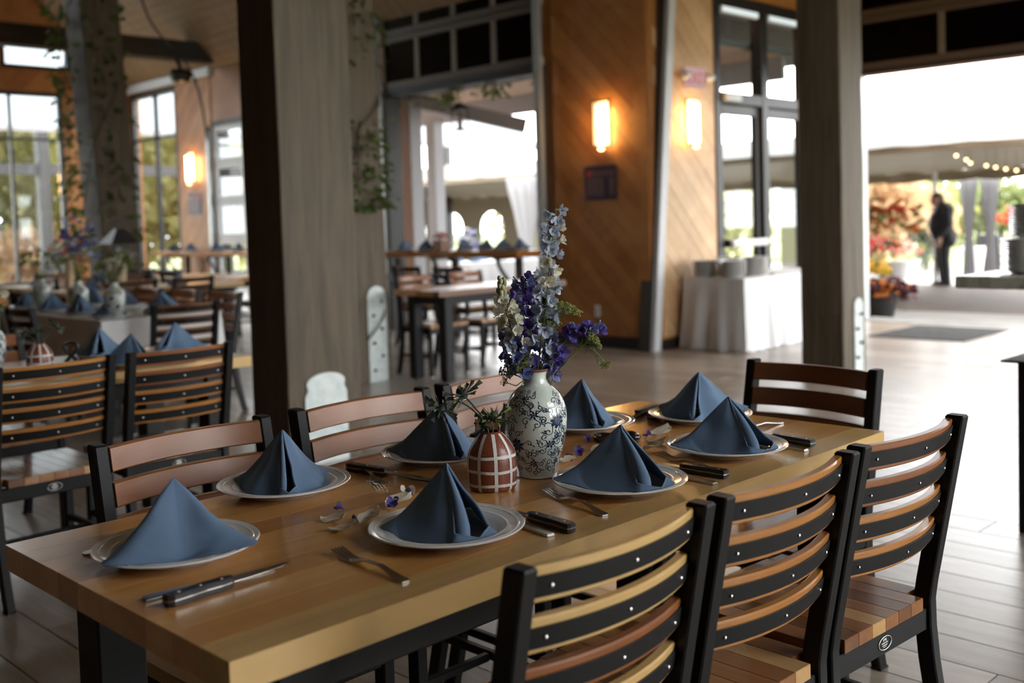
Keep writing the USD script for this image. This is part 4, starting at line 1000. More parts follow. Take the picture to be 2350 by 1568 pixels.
def downlight(label, loc):
    t = thing('downlight', label, 'lamp', loc)
    part(t, 'can', lathe([(0, .16), (.05, .16), (.055, .15), (.055, .0), (.048, .0), (.048, .03), (0, .03)], 18), 'black_plastic', smooth=30)
    part(t, 'lens', lathe([(0, .028), (.047, .028), (.047, .022), (0, .022)], 18), 'tube_glow')
    part(t, 'stem', rod((0, 0, .16), (0, 0, .36), .008, None, 6), 'black_plastic')
downlight('black can lamp high over the brown lamp wall', (7.33, 5.95, 4.28))
downlight('black can lamp high over the narrow cedar strip beside the ivy post', (7.36, 9.56, 3.76))
downlight('black can lamp high over the glazed doors', (9.7, 4.9, 4.36))
def poster(label, loc, rz, w, h, seed):
    t = thing('wall_poster', label, 'poster', loc, rz); r = random.Random(seed)
    part(t, 'sheet', bx(-w/2, w/2, -.006, 0, 0, h, .001), 'print_dark')
    n = 5; cw = w*.86/n
    for i in range(n):
        x0 = -w*.43+i*cw
        part(t, 'picture', bx(x0+.004, x0+cw-.004, -.0075, -.006, h*.14, h*.66), r.choice(('print_mid', 'print_dark', 'print_mid')))
        part(t, 'picture', bx(x0+.006, x0+cw-.006, -.0075, -.006, h*.70, h*.86), r.choice(('print_pale', 'print_mid', 'print_red')))
    part(t, 'border', cat(bx(-w/2, w/2, -.008, -.006, 0, .012), bx(-w/2, -w/2+.012, -.008, -.006, .012, h), bx(w/2-.012, w/2, -.008, -.006, .012, h)), 'print_mid')
poster('dark purple poster of small pictures on the brown lamp wall', (S_BACK-.003, 5.71, 1.49), -PI/2, .42, .35, 1)
poster('dark purple poster of small pictures under the far left lamp', (S_BACK-.003, 13.94, 1.55), -PI/2, .40, .34, 2)
ol = thing('wall_outlet', 'pale electric outlet low on the brown lamp wall', 'outlet', (S_BACK-.001, 5.80, .31), -PI/2)
part(ol, 'cover_plate', bx(-.035, .035, -.006, 0, 0, .115, .002), 'card_white'); part(ol, 'socket', cat(bx(-.015, .015, -.008, -.006, .02, .05), bx(-.015, .015, -.008, -.006, .065, .095)), 'print_pale')
ex = thing('exit_sign', 'lit white exit sign with red letters and two lamp heads on the cedar wall', 'sign', (8.30, T_PIER-.004, 2.60), 0)
part(ex, 'case', bx(-.155, .155, -.05, 0, 0, .20, .008), 'exit_glow')
tm = meshkit.text_mesh('EXIT', .11, .002); tv = np.array(tm.vertices); tv[:, 0] -= (tv[:, 0].min()+tv[:, 0].max())/2
part(ex, 'lettering', axes((tv, np.array(tm.faces)), (0, -.0515, .038), (1, 0, 0), (0, 0, 1), (0, -1, 0)), 'exit_red')
for sx in (-1, 1):
    part(ex, 'lamp_head', move(lathe([(0, 0), (.045, .0), (.05, .02), (.03, .07), (0, .075)], 16), (sx*.215, -.03, .11), rx=PI/2*1.0), 'white_trim', smooth=40)
    part(ex, 'lamp_arm', rod((sx*.15, -.02, .1), (sx*.215, -.03, .11), .010, None, 8), 'white_trim')

# ------------------------------------------------------------------ bar counters across the two left openings
def bar(label, y0, y1):
    t = thing('bar_counter', label, 'counter', (7.02, y0, 0)); L = y1-y0; n = 40; r = random.Random(int(y0*10))
    ys = np.linspace(0, L, n); P = []
    for y in ys:
        e = .012*math.sin(y*5+y0)+.006*math.sin(y*17)
        P.append([(e, y, .955), (e+.012, y, .935), (.42, y, .935), (.42, y, 1.0), (e+.014, y, 1.0), (e-.004, y, .985)])
    v, f = surf(P, False, True); q = len(v); K = (n-1)*6; v = np.vstack([v, np.mean(P[0], 0), np.mean(P[-1], 0)])
    part(t, 'slab', (v, np.vstack([f, [(q, (j+1) % 6, j) for j in range(6)], [(q+1, K+j, K+(j+1) % 6) for j in range(6)]])[:, ::-1]), 'slat_honey', smooth=40)
    for y in np.linspace(.35, L-.35, 3):
        part(t, 'bracket', cat(tube(catmull([(.06, y, .925), (.12, y, .80), (.28, y, .62), (.40, y, .56)], 16), .022, 8), bx(.03, .42, y-.03, y+.03, .905, .935, .003)), 'bare_bracket', smooth=40)
        part(t, 'post', bx(.36, .42, y-.035, y+.035, 0, .905, .004), 'beam_timber')
    return t
bar('live-edge wooden bar counter across the open doorway left of the lamp wall', 6.42, 9.16)
bar('live-edge wooden bar counter before the closed glazed overhead door far left', 11.2, 14.35)
NAPB = napkin_mesh(.045, .125, .8, 2, False)
NB = None
def back_napkin(label, loc, a, group):
    global NB
    if NB is None: NB = whole('folded_napkin', NAPB, 'napkin_blue', label, 'napkin', loc, math.radians(a), smooth=50, group=group)
    else: copy(NB, label, loc, math.radians(a), group)
def back_plate(label, loc, group): copy(PL0, label, loc, 0, group)
ORD = ['first', 'second', 'third', 'fourth', 'fifth', 'sixth', 'seventh', 'eighth', 'ninth']
for i, y in enumerate((8.45, 8.05, 7.42, 7.06, 6.80, 6.56)):
    back_plate('white plate, %s from the left on the counter in the open doorway' % ORD[i], (7.22, y, 1.0005), 'plates on the doorway counter')
    back_napkin('blue pyramid napkin, %s from the left on the counter in the open doorway' % ORD[i], (7.22, y, 1.008), (200, 150, 190, 240, 160, 210)[i], 'napkins on the doorway counter')
for i, y in enumerate((14.05, 13.5, 12.75, 12.15)):
    back_plate('white plate, %s from the left on the far left counter' % ORD[i], (7.22, y, 1.0005), 'plates on the far left counter')
    back_napkin('blue pyramid napkin, %s from the left on the far left counter' % ORD[i], (7.22, y, 1.008), (200, 150, 190, 240)[i], 'napkins on the far left counter')

# ------------------------------------------------------------------ simple background bunches of flowers
def bunch(label, loc, cols, R, H, n, seed, base_h=.0, stems=8, name='flower_bunch', size=.022, leaf='leaf_green'):
    t = thing(name, label, 'flowers', loc); r = random.Random(seed); st_, lf = [], []; heads = {}
    for i in range(n):
        a = r.uniform(0, 2*PI); q = math.sqrt(r.random())*R; h = H*r.uniform(.45, 1.0)*(1-.3*(q/R)**2)
        p = np.array([q*math.cos(a), q*math.sin(a), base_h+h])
        if i < stems*3: st_.append(tube([(0, 0, -.06), (q*.3*math.cos(a), q*.3*math.sin(a), base_h+h*.4), p], .002, 4, False))
        c = cols[i % len(cols)]
        if c.startswith('leaf'):
            d = np.array([math.cos(a), math.sin(a), r.uniform(-.6, .8)]); lf.append(rot_to(petal_mesh(size*2.4, size*1.3, .1, 4, 3, .6, 0, i), p, d, r.uniform(0, 6)))
        else:
            fm = cat([rot_to(petal_mesh(size*1.2, size*1.0, .3, 4, 3, .6, 0, k), p, (math.cos(a+k*1.26), math.sin(a+k*1.26), .7), k) for k in range(5)])
            heads.setdefault(c, []).append(fm)
    part(t, 'stem', cat(st_), 'stem_green', kind='stuff')
    if lf: part(t, 'foliage', cat(lf), leaf, kind='stuff')
    for c, ms in heads.items():
        for m in ms: part(t, 'blossom', m, c, smooth=60)
    return t

# ------------------------------------------------------------------ second laid table, its chairs with their backs to us
T2 = dining_table('second laid wooden table behind the two backs of chairs at left', TL, TW, (-.055, 2.868, 0), 0, 10, 8)
G2 = 'ladder-back chairs around the second laid table'
copy(C2, 'slat chair at the left edge of the picture, its back to us', (.835, 2.705, 0), math.radians(1), G2)
copy(C3, 'slat chair with its back to us just left of the heavy timber post', (1.318, 2.695, 0), math.radians(-1), G2)
copy(C4, 'pinkish slat chair facing us behind the figure-eight number at left', (.98, 3.86, 0), PI, G2)
copy(C4, 'slat chair facing us at the far left corner of the second laid table', (.40, 3.86, 0), PI, G2)
for i, (x, y, a, w) in enumerate(((1.35, 3.43, -120, 'at the far side of'), (1.30, 3.02, -80, 'lowest, at the near side of'), (1.66, 3.32, 200, 'at the right head of'), (.62, 2.99, -84, 'at the left picture edge on'))):
    back_plate('white plate %s the second laid table' % w, (x, y, ZT), 'plates on the second laid table')
    copy(NB, 'blue pyramid napkin %s the second laid table' % w, (x, y, ZT+.0075), math.radians(a), 'napkins on the second laid table')
V2 = copy(VASE, 'blue and white vase of white roses at the left picture edge', (.80, 3.20, ZT), 1.)
copy(RED, 'brick-red grid bud vase on the second laid table', (.975, 3.14, ZT), 2.2)
def rose(label, loc, R, seed):
    t = thing('white_rose', label, 'flower', loc, 0, 'white roses in the vase at the left picture edge'); r = random.Random(seed)
    for k in range(16):
        a = k*2.4; q = k/16; d = np.array([math.cos(a)*(.3+q), math.sin(a)*(.3+q), 1.25-q])
        part(t, 'rose_petal', rot_to(petal_mesh(R*(.6+.5*q), R*(.7+.4*q), .55, 5, 5, .5, .03, seed+k), (0, 0, 0), d, PI/2), 'petal_cream' if k % 3 else 'petal_white', smooth=60)
    part(t, 'stem', tube([(0, 0, 0), (-.006, 0, -.05), (-.004, .01, -.13)], .0022, 6), 'stem_green')
rose('white rose, leftmost over the vase at the left picture edge', (.77, 3.23, ZT+.325), .032, 2)
rose('white rose, highest of those at the left picture edge', (.81, 3.20, ZT+.345), .036, 3)
rose('white rose turned to the right at the left picture edge', (.845, 3.17, ZT+.320), .034, 4)
bunch('small green buds hanging from the vase of white roses', (.80, 3.20, ZT+.23), ('leaf_green', 'leaf_silver', 'petal_cream'), .06, .09, 30, 6, size=.013)
for k, (dx, dy, R, lb) in enumerate(((-.04, .03, .030, 'left'), (.0, .01, .026, 'middle'), (.05, -.04, .034, 'right'))):
    thistle('dark sea holly head in the second bud vase, the %s one' % lb, (.975, 3.14, ZT+.10), [(0, 0, -.05), (dx*.3, dy*.3, .03), (dx, dy, .055+.012*k)], R, 30+k, 'sea holly in the second bud vase')
eight('black upright figure-eight table number on the second laid table', (1.09, 3.11, ZT), math.radians(-40), False, 'black_plastic')

# ------------------------------------------------------------------ third table with white linen, its length along y
def cloth(label, x0, x1, y0, y1, zt, zb, seed, flare=.06, amp=.022, waves=26, name='tablecloth', group=None):
    r = np.random.RandomState(seed); n = 240
    t = np.linspace(0, 1, n, endpoint=False); w, d = x1-x0, y1-y0; per = 2*(w+d); P = []; rc = .03
    def base(u, e):
        s = u*per; X0, X1, Y0, Y1 = x0-e, x1+e, y0-e, y1+e
        for a, b, c in (((X0, Y0), (X1, Y0), w), ((X1, Y0), (X1, Y1), d), ((X1, Y1), (X0, Y1), w), ((X0, Y1), (X0, Y0), d)):
            if s <= c: return np.array([a[0]+(b[0]-a[0])*s/c, a[1]+(b[1]-a[1])*s/c])
            s -= c
        return np.array([X0, Y0])
    ph = r.rand(6)*6; rows = []
    wave = sum(np.sin(t*2*PI*(waves//2+k*5)+ph[k]) for k in range(3))/2.2
    for j, g in enumerate((0, .015, .06, .15, .3, .5, .7, .85, 1.0)):
        e = .006+flare*g**1.2; R = []
        for i in range(n):
            p = base(t[i], e); c = base(t[i], 0); nrm = p-c; k = np.linalg.norm(nrm); nrm = nrm/k if k > 1e-9 else nrm*0
            p = p+nrm*amp*wave[i]*g**.7; R.append((p[0], p[1], zt-(zt-zb)*g+(.0 if g < 1 else .004*math.sin(i*.9))))
        rows.append(R)
    v, f = surf(np.array(rows), False, True); f = f[:, ::-1]
    q = len(v); v = np.vstack([v, [((x0+x1)/2, (y0+y1)/2, zt+.002)]]); f = np.vstack([f, [(q, i, (i+1) % n) for i in range(n)]])
    return whole(name, (v, f), 'white_linen', label, 'tablecloth', smooth=50, group=group)
T3 = dining_table('linen-covered table with vases and napkins behind the second laid table', 2.05, .80, (2.98, 5.28, 0), PI/2, 10, 12)
cloth('white tablecloth over the table behind the second laid table', 2.172, 2.988, 5.272, 7.338, .763, .30, 4, .03, .012, 30)
copy(C3, 'slat chair with its back to us at the head of the linen-covered table', (2.56, 4.99, 0), math.radians(-4), 'chairs around the linen-covered table')
for i, (y, lb) in enumerate(((5.75, 'nearest'), (6.35, 'middle'), (6.95, 'farthest'))):
    copy(C4, 'slat chair on the left side of the linen-covered table, the %s' % lb, (1.93, y, 0), -PI/2, 'chairs around the linen-covered table')
    copy(C4, 'slat chair on the right side of the linen-covered table, the %s' % lb, (3.24, y, 0), PI/2, 'chairs around the linen-covered table')
for i, (x, y, a) in enumerate(((2.32, 5.48, 250), (2.34, 5.98, 240), (2.34, 6.45, 200), (2.82, 5.75, 210), (2.66, 5.46, -60), (2.82, 6.3, 160), (2.82, 6.85, 140), (2.36, 7.0, 220))):
    back_plate('white plate, %s on the linen-covered table' % ORD[i], (x, y, .7655), 'plates on the linen-covered table')
    copy(NB, 'blue pyramid napkin, %s on the linen-covered table counting from the near end' % ORD[i], (x, y, .773), math.radians(a), 'napkins on the linen-covered table')
copy(VASE, 'blue and white vase with pale greenery at the near end of the linen table', (2.33, 5.42, .766), 2.)
copy(VASE, 'blue and white vase of delphiniums in the middle of the linen table', (2.36, 6.05, .766), .3)
copy(VASE, 'blue and white vase trailing green farthest along the linen table', (2.38, 6.75, .766), 4.)
bunch('pale green leafy flowers in the near vase of the linen table', (2.33, 5.42, .985), ('leaf_yellow', 'leaf_green', 'petal_cream'), .10, .22, 60, 3, size=.020)
bunch('blue and violet delphiniums rising from the middle vase of the linen table', (2.36, 6.05, .985), ('petal_ice', 'petal_violet', 'petal_blue', 'petal_ice', 'leaf_green'), .13, .46, 90, 4, size=.022)
bunch('green trailing leaves in the farthest vase of the linen table', (2.38, 6.75, .985), ('leaf_green', 'leaf_green', 'leaf_deep'), .15, .24, 50, 5, size=.020)
def candle(label, loc, h, r_=.045):
    t = thing('pillar_candle', label, 'candle', loc)
    part(t, 'wax', lathe([(0, 0), (r_, 0), (r_, h-.006), (r_-.006, h), (r_*.5, h-.012), (0, h-.014)], 20), 'candle_wax', smooth=40)
    part(t, 'wick', rod((0, 0, h-.014), (.001, 0, h+.008), .0015, None, 5), 'black_plastic')
candle('tall cream pillar candle standing behind the delphiniums at left', (2.75, 7.10, .766), .34)
def lantern(label, loc, s=1., hang=False, glassm='window_glass'):
    t = thing('lantern', label, 'lantern', loc)
    w, h = .075*s, .26*s
    part(t, 'base', bx(-w, w, -w, w, 0, .02*s, .003), 'bare_bracket')
    part(t, 'frame', cat([bx(sx*w-.006*s, sx*w+.006*s, sy*w-.006*s, sy*w+.006*s, .02*s, h, .001) for sx in (-1, 1) for sy in (-1, 1)]), 'bare_bracket')
    for k in range(4): part(t, 'pane', move(bx(-w+.008*s, w-.008*s, w-.003, w, .02*s, h), rz=k*PI/2), glassm)
    part(t, 'roof', hull([(sx*(w+.015*s), sy*(w+.015*s), h) for sx in (-1, 1) for sy in (-1, 1)]+[(sx*.02*s, sy*.02*s, h+.09*s) for sx in (-1, 1) for sy in (-1, 1)]), 'bare_bracket')
    part(t, 'ring', tube([(.025*s*math.cos(a), 0, h+.11*s+.025*s*math.sin(a)) for a in np.linspace(0, 2*PI, 17)], .004*s, 6, False), 'bare_bracket')
    part(t, 'candle', lathe([(0, .02*s), (.03*s, .02*s), (.03*s, .14*s), (0, .14*s)], 14), 'candle_wax')
    if hang: part(t, 'cord', rod((0, 0, h+.13*s), (0, 0, hang), .004, None, 5), 'bare_bracket')
lantern('black peaked lantern on the bare table before the ivy-grown post', (4.05, 9.05, .76), 1.7)

# farther tables and chairs in the dark of the hall
T5 = dining_table('bare wooden table at the foot of the far ivy-grown post', 1.75, .8, (6.15, 9.55, 0), PI/2, 10, 15)
T6 = dining_table('wooden table with flowers in front of the far left windows', 1.829, .775, (3.55, 10.3, 0), 0, 10, 16)
T7 = dining_table('wooden table between linen table and ivy-grown post', 1.829, .775, (3.4, 8.7, 0), 0, 10, 17)
for i, (x, y, a, lb) in enumerate(((5.13, 10.0, -90, 'left side of the bare table by the ivy-grown post, nearer'), (5.13, 10.7, -90, 'left side of the bare table by the ivy-grown post, farther'), (6.4, 10.0, 90, 'right side of the bare table by the ivy-grown post'),
        (3.9, 8.5, 0, 'near side of the table with the black lantern, left'), (4.5, 8.5, 0, 'near side of the table with the black lantern, right'), (3.9, 9.7, 180, 'far side of the table with the black lantern'),
        (4.0, 10.1, 0, 'near side of the table by the far left windows, left'), (4.6, 10.1, 0, 'near side of the table by the far left windows, right'), (4.3, 11.3, 180, 'far side of the table by the far left windows'))):
    copy(C4, 'dark slat chair on the '+lb, (x, y, 0), math.radians(a), 'chairs at the far left tables')
for i, (x, y) in enumerate(((3.8, 10.5), (4.5, 10.55), (5.1, 10.6), (3.7, 8.95), (4.6, 8.95))):
    copy(NB, 'shaded blue pyramid napkin, %s on the far left wooden tables' % ORD[i], (x, y, ZT), math.radians(200+30*i), 'napkins on the far left wooden tables')
bunch('blush and orange flowers on the table before the far left windows', (4.2, 10.65, .80), ('petal_cream', 'petal_pink', 'leaf_green', 'petal_white', 'petal_red'), .22, .48, 90, 7, size=.03)
bunch('pale flowers low on the table before the far left windows, at right', (4.85, 10.7, .80), ('petal_cream', 'petal_ice', 'leaf_green', 'petal_white'), .16, .34, 60, 8, size=.026)

# bare wooden table in the light of the doorway, with chairs
def small_table():
    t = dining_table('bare wooden table shining pale in front of the open doorway', 1.52, .58, (4.93, 5.235, 0), 0, 8, 19, edge='slat_walnut')
small_table()
for (x, y, a, lb, src) in ((5.35, 5.98, 180, 'far side of the bare shining table, left', C4), (6.62, 7.62, -90, 'left part of the doorway counter', C4), (5.95, 5.98, 180, 'far side of the bare shining table, right', C4), (6.62, 6.95, -90, 'right part of the doorway counter', C4)):
    copy(src, 'dark slat chair on the '+lb, (x, y, 0), math.radians(a), 'chairs by the bare shining table')

# ------------------------------------------------------------------ buffet with plates by the doors
T8 = thing('folding_table', 'folding table hidden under the white buffet cloth', 'table', (0, 0, 0))
part(T8, 'tabletop', bx(7.97, 9.73, 4.34, 5.0, .665, .695, .005), 'card_white')
for x in (8.1, 9.6): part(T8, 'leg', cat(bx(x-.015, x+.015, 4.40, 4.43, 0, .665), bx(x-.015, x+.015, 4.91, 4.94, 0, .665), bx(x-.012, x+.012, 4.43, 4.91, .2, .22)), 'track_steel')
cloth('floor-length white cloth on the buffet table by the glazed doors', 7.96, 9.74, 4.33, 5.01, .70, .005, 6, .05, .030, 30)
for s_, (x, y, lb, n) in enumerate(((8.10, 4.86, 'leftmost', 13), (8.13, 4.56, 'front right', 13), (8.40, 4.80, 'rear left', 14), (8.42, 4.50, 'rear right', 15))):
    for k in range(n): copy(PL0, 'cream plate in the %s stack on the white buffet table' % lb, (x+.002*math.sin(k*2.1), y+.002*math.cos(k*1.7), .7025+k*.0118), 0, 'plates in the %s buffet stack' % lb, (.98, .98, .98))
tg = thing('serving_tongs', 'black serving tongs lying on the white buffet cloth', 'tongs', (8.62, 4.42, .7035), .5)
part(tg, 'arm', bx(-.11, .11, -.022, -.010, 0, .012, .003), 'black_plastic'); part(tg, 'arm', bx(-.11, .11, .010, .022, 0, .012, .003), 'black_plastic'); part(tg, 'hinge', rod((-.11, -.02, .006), (-.11, .02, .006), .009, None, 10), 'black_plastic')

# ------------------------------------------------------------------ stone counter with stacked plates at the right picture edge
cn = thing('stone_counter', 'mottled grey stone bar counter jutting in at the right edge', 'counter', (0, 0, 0))
part(cn, 'slab', bx(4.34, 4.98, -2.6, .852, .930, .988, .006), 'marble')
part(cn, 'cabinet', bx(4.52, 4.92, -2.5, -.35, .0, .930, .005), 'cabinet_wood')
part(cn, 'kick_plate', bx(4.56, 4.88, -2.5, -.345, 0, .09), 'black_plastic')
for k in range(14): copy(PL0, 'white plate in the lower stack on the stone counter', (4.62, .600+.0015*math.sin(k*2), .9895+k*.0110), 0, 'plates in the lower counter stack')
for k in range(14): copy(PL0, 'white plate in the upper stack, shifted right, on the stone counter', (4.65, .572+.0015*math.sin(k*3), .9895+14*.0110+.011+k*.0110), 0, 'plates in the upper counter stack')
# corner of a dark wooden table at the right edge
dk = thing('dark_side_table', 'dark reddish side table with thin overhanging top at the right edge', 'table', (0, 0, 0))
part(dk, 'tabletop', bx(3.66, 4.35, -.35, .395, .690, .700, .003), 'black_metal')
part(dk, 'leg', bx(3.705, 3.745, .30, .345, 0, .69, .003), 'black_metal'); part(dk, 'leg', bx(4.26, 4.3, .30, .345, 0, .69, .003), 'black_metal')
part(dk, 'side_panel', bx(3.712, 3.735, -.30, .30, .02, .69, .003), 'cabinet_wood'); part(dk, 'leg', bx(3.705, 3.745, -.345, -.30, 0, .69, .003), 'black_metal'); part(dk, 'leg', bx(4.26, 4.3, -.345, -.30, 0, .69, .003), 'black_metal')
fm = whole('floor_mat', bx(9.68, 10.90, 2.96, 3.95, .0005, .010, .003), 'mat_grey', 'dark grey mat lying in front of the wide opening', 'mat')

# ------------------------------------------------------------------ ivy on the posts
LEAF = [sg.Polygon([(0, 0), (.35, .5), (.1, .55), (.55, 1.0), (.0, 1.45), (-.55, 1.0), (-.1, .55), (-.35, .5)])]
def ivy_leaf(r, s):
    P = np.array([(0, 0, 0), (.45, .35, .08), (.18, .55, .02), (.38, .95, .06), (0, 1.35, -.05), (-.38, .95, .06), (-.18, .55, .02), (-.45, .35, .08)])*s
    f = np.array([(0, 1, 2), (2, 3, 4), (4, 5, 6), (6, 7, 0), (0, 2, 6), (2, 4, 6)])
    return P, f
def ivy(label, cx, cy, half, z0, z1, n, seed, dens, lean=(0, 0), H=6.5, big=.05):
    t = thing('ivy_vine', label, 'plant'); r = random.Random(seed); lv = []; leaf_n = 0
    for s in range(3):
        pts = []; a = r.uniform(0, 6)
        for z in np.linspace(z0, z1, 14):
            a += r.uniform(.1, .8); q = half*1.12
            c, d = math.cos(a), math.sin(a); k = q/max(abs(c), abs(d)); lx, ly = lean[0]*z/H, lean[1]*z/H
            pts.append((cx+c*k+lx, cy+d*k+ly, z))
        part(t, 'vine', tube(catmull(pts, 80), .007, 5), 'bark_dark', smooth=60)
    for i in range(n):
        z = z0+(z1-z0)*dens(r.random()); a = r.uniform(0, 2*PI); k = half*r.uniform(1.0, 1.5)/max(abs(math.cos(a)), abs(math.sin(a)))
        p = np.array([cx+math.cos(a)*k+lean[0]*z/H, cy+math.sin(a)*k+lean[1]*z/H, z])
        d = np.array([math.cos(a)*.7+r.uniform(-.5, .5), math.sin(a)*.7+r.uniform(-.5, .5), r.uniform(-1, .3)])
        m = rot_to(axes(ivy_leaf(r, big*r.uniform(.6, 1.3)), (0, 0, 0), (0, 1, 0), (1, 0, 0), (0, 0, 1)), p, d, r.uniform(0, 6)); lv.append(m)
    for m in lv[:120]: part(t, 'leaf', m, 'ivy_leaf')
    part(t, 'leaf', cat(lv[120:]), 'ivy_leaf', kind='stuff')
ivy('ivy climbing the post beside the bare shining table, thickest at half height', 4.70, 6.08, .20, .35, 3.2, 900, 1, lambda q: (.5+.28*(q*2-1)*abs(q*2-1)**.0*(.4+.6*q)) if q < .8 else q, (-.12, 0))
ivy('ivy grown up the far left post to the roof', 4.92, 11.2, .23, .8, 5.8, 900, 2, lambda q: q, (-.30, 0), 6.27, .075)
gl = thing('hanging_garland', 'thin green garland draped along the header of the open doorway', 'plant'); rg = random.Random(9)
gp = catmull([(7.62, 9.0, 2.90), (7.62, 8.3, 2.80), (7.62, 7.7, 2.89), (7.62, 7.1, 2.82), (7.62, 6.6, 2.9)], 60)
part(gl, 'vine', tube(gp, .006, 5), 'stem_green', smooth=60)
gv = [rot_to(axes(ivy_leaf(rg, .05), (0, 0, 0), (0, 1, 0), (1, 0, 0), (0, 0, 1)), gp[rg.choice([rg.randrange(60), rg.randrange(18, 26), rg.randrange(36, 44)])]+np.array([rg.uniform(-.03, .03), rg.uniform(-.05, .05), rg.uniform(-.12, .02)]), (rg.uniform(-1, 1), rg.uniform(-1, 1), -.7), rg.uniform(0, 6)) for _ in range(150)]
for m in gv: part(gl, 'leaf', m, 'leaf_green')

# ------------------------------------------------------------------ outdoors: ground, porch, tent, garden
ZG = -.10
struct('ground', bx(-60, 95, -60, 95, ZG-.4, ZG-.02), 'lawn')
struct('patio', cat(bx(S_OPEN+.3, 13.6, -12, T_PIER+.2, ZG-.3, ZG), bx(S_BACK+.3, 13.6, T_PIER+.25, 30, ZG-.3, ZG)), 'concrete')
struct('tent_floor', bx(13.6, 18.6, -12, 30, ZG-.3, ZG+.002), 'brown_deck')
struct('path', bx(18.6, 25.5, -12, 30, ZG-.3, ZG-.004), 'pale_gravel')
struct('terrace', bx(-12, S_BACK+.3, T_GABLE+.3, 24, ZG-.3, ZG), 'concrete')
# porch outside the left doorway: grey posts with a brace, beam, board soffit
def porch():
    t = thing('porch', 'grey-white porch with braced posts outside the open doorway', 'porch')
    part(t, 'post', bx(8.00, 8.20, 9.22, 9.42, ZG, 2.98, .008), 'grey_white_paint'); part(t, 'post', bx(9.90, 10.10, 10.95, 11.15, ZG, 2.90, .008), 'grey_white_paint'); part(t, 'post', bx(9.95, 10.15, 6.05, 6.2, ZG, 2.9, .008), 'grey_white_paint')
    a, b = np.array([8.2, 9.30, 2.92]), np.array([10.1, 9.0, 2.42])
    part(t, 'brace', move(bx(0, 1.55, -.07, .07, -.09, .09, .006), (8.05, 9.3, 2.90), rz=-.65, ry=.24), 'grey_white_paint')
    part(t, 'beam', bx(7.75, 8.05, 5.4, 9.6, 2.90, 3.16, .008), 'beam_timber')
    part(t, 'fascia', bx(10.38, 10.44, 5.3, 12.8, 2.86, 3.12, .005), 'grey_white_paint')
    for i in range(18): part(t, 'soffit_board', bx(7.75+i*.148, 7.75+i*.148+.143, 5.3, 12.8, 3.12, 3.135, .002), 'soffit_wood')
    part(t, 'roof', bx(7.72, 10.5, 5.25, 12.9, 3.14, 3.2), 'pale_shingle')
porch()
lantern('clear glass lantern hung under the porch beam at left', (8.02, 8.30, 2.42), .95, .48, 'clear_glass')
lantern('clear glass lantern hung under the porch beam at right, by the door track', (8.02, 6.80, 2.25), .95, .65, 'clear_glass')
# porch outside the bay: soffit over the glazed doors and wide opening
def porch2():
    t = thing('canopy_roof', 'board soffit over the terrace outside the glazed doors', 'roof')
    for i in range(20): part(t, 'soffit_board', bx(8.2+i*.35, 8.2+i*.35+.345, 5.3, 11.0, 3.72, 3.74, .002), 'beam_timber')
    part(t, 'roof', bx(8.1, 15.3, 5.3, 11.05, 3.74, 3.84), 'pale_shingle')
    part(t, 'fascia', bx(8.1, 15.3, 11.0, 11.06, 3.60, 3.80, .004), 'soffit_wood')
    for x in (8.4, 15.1): part(t, 'post', bx(x-.08, x+.08, 10.75, 10.91, ZG, 3.72, .006), 'grey_white_paint')
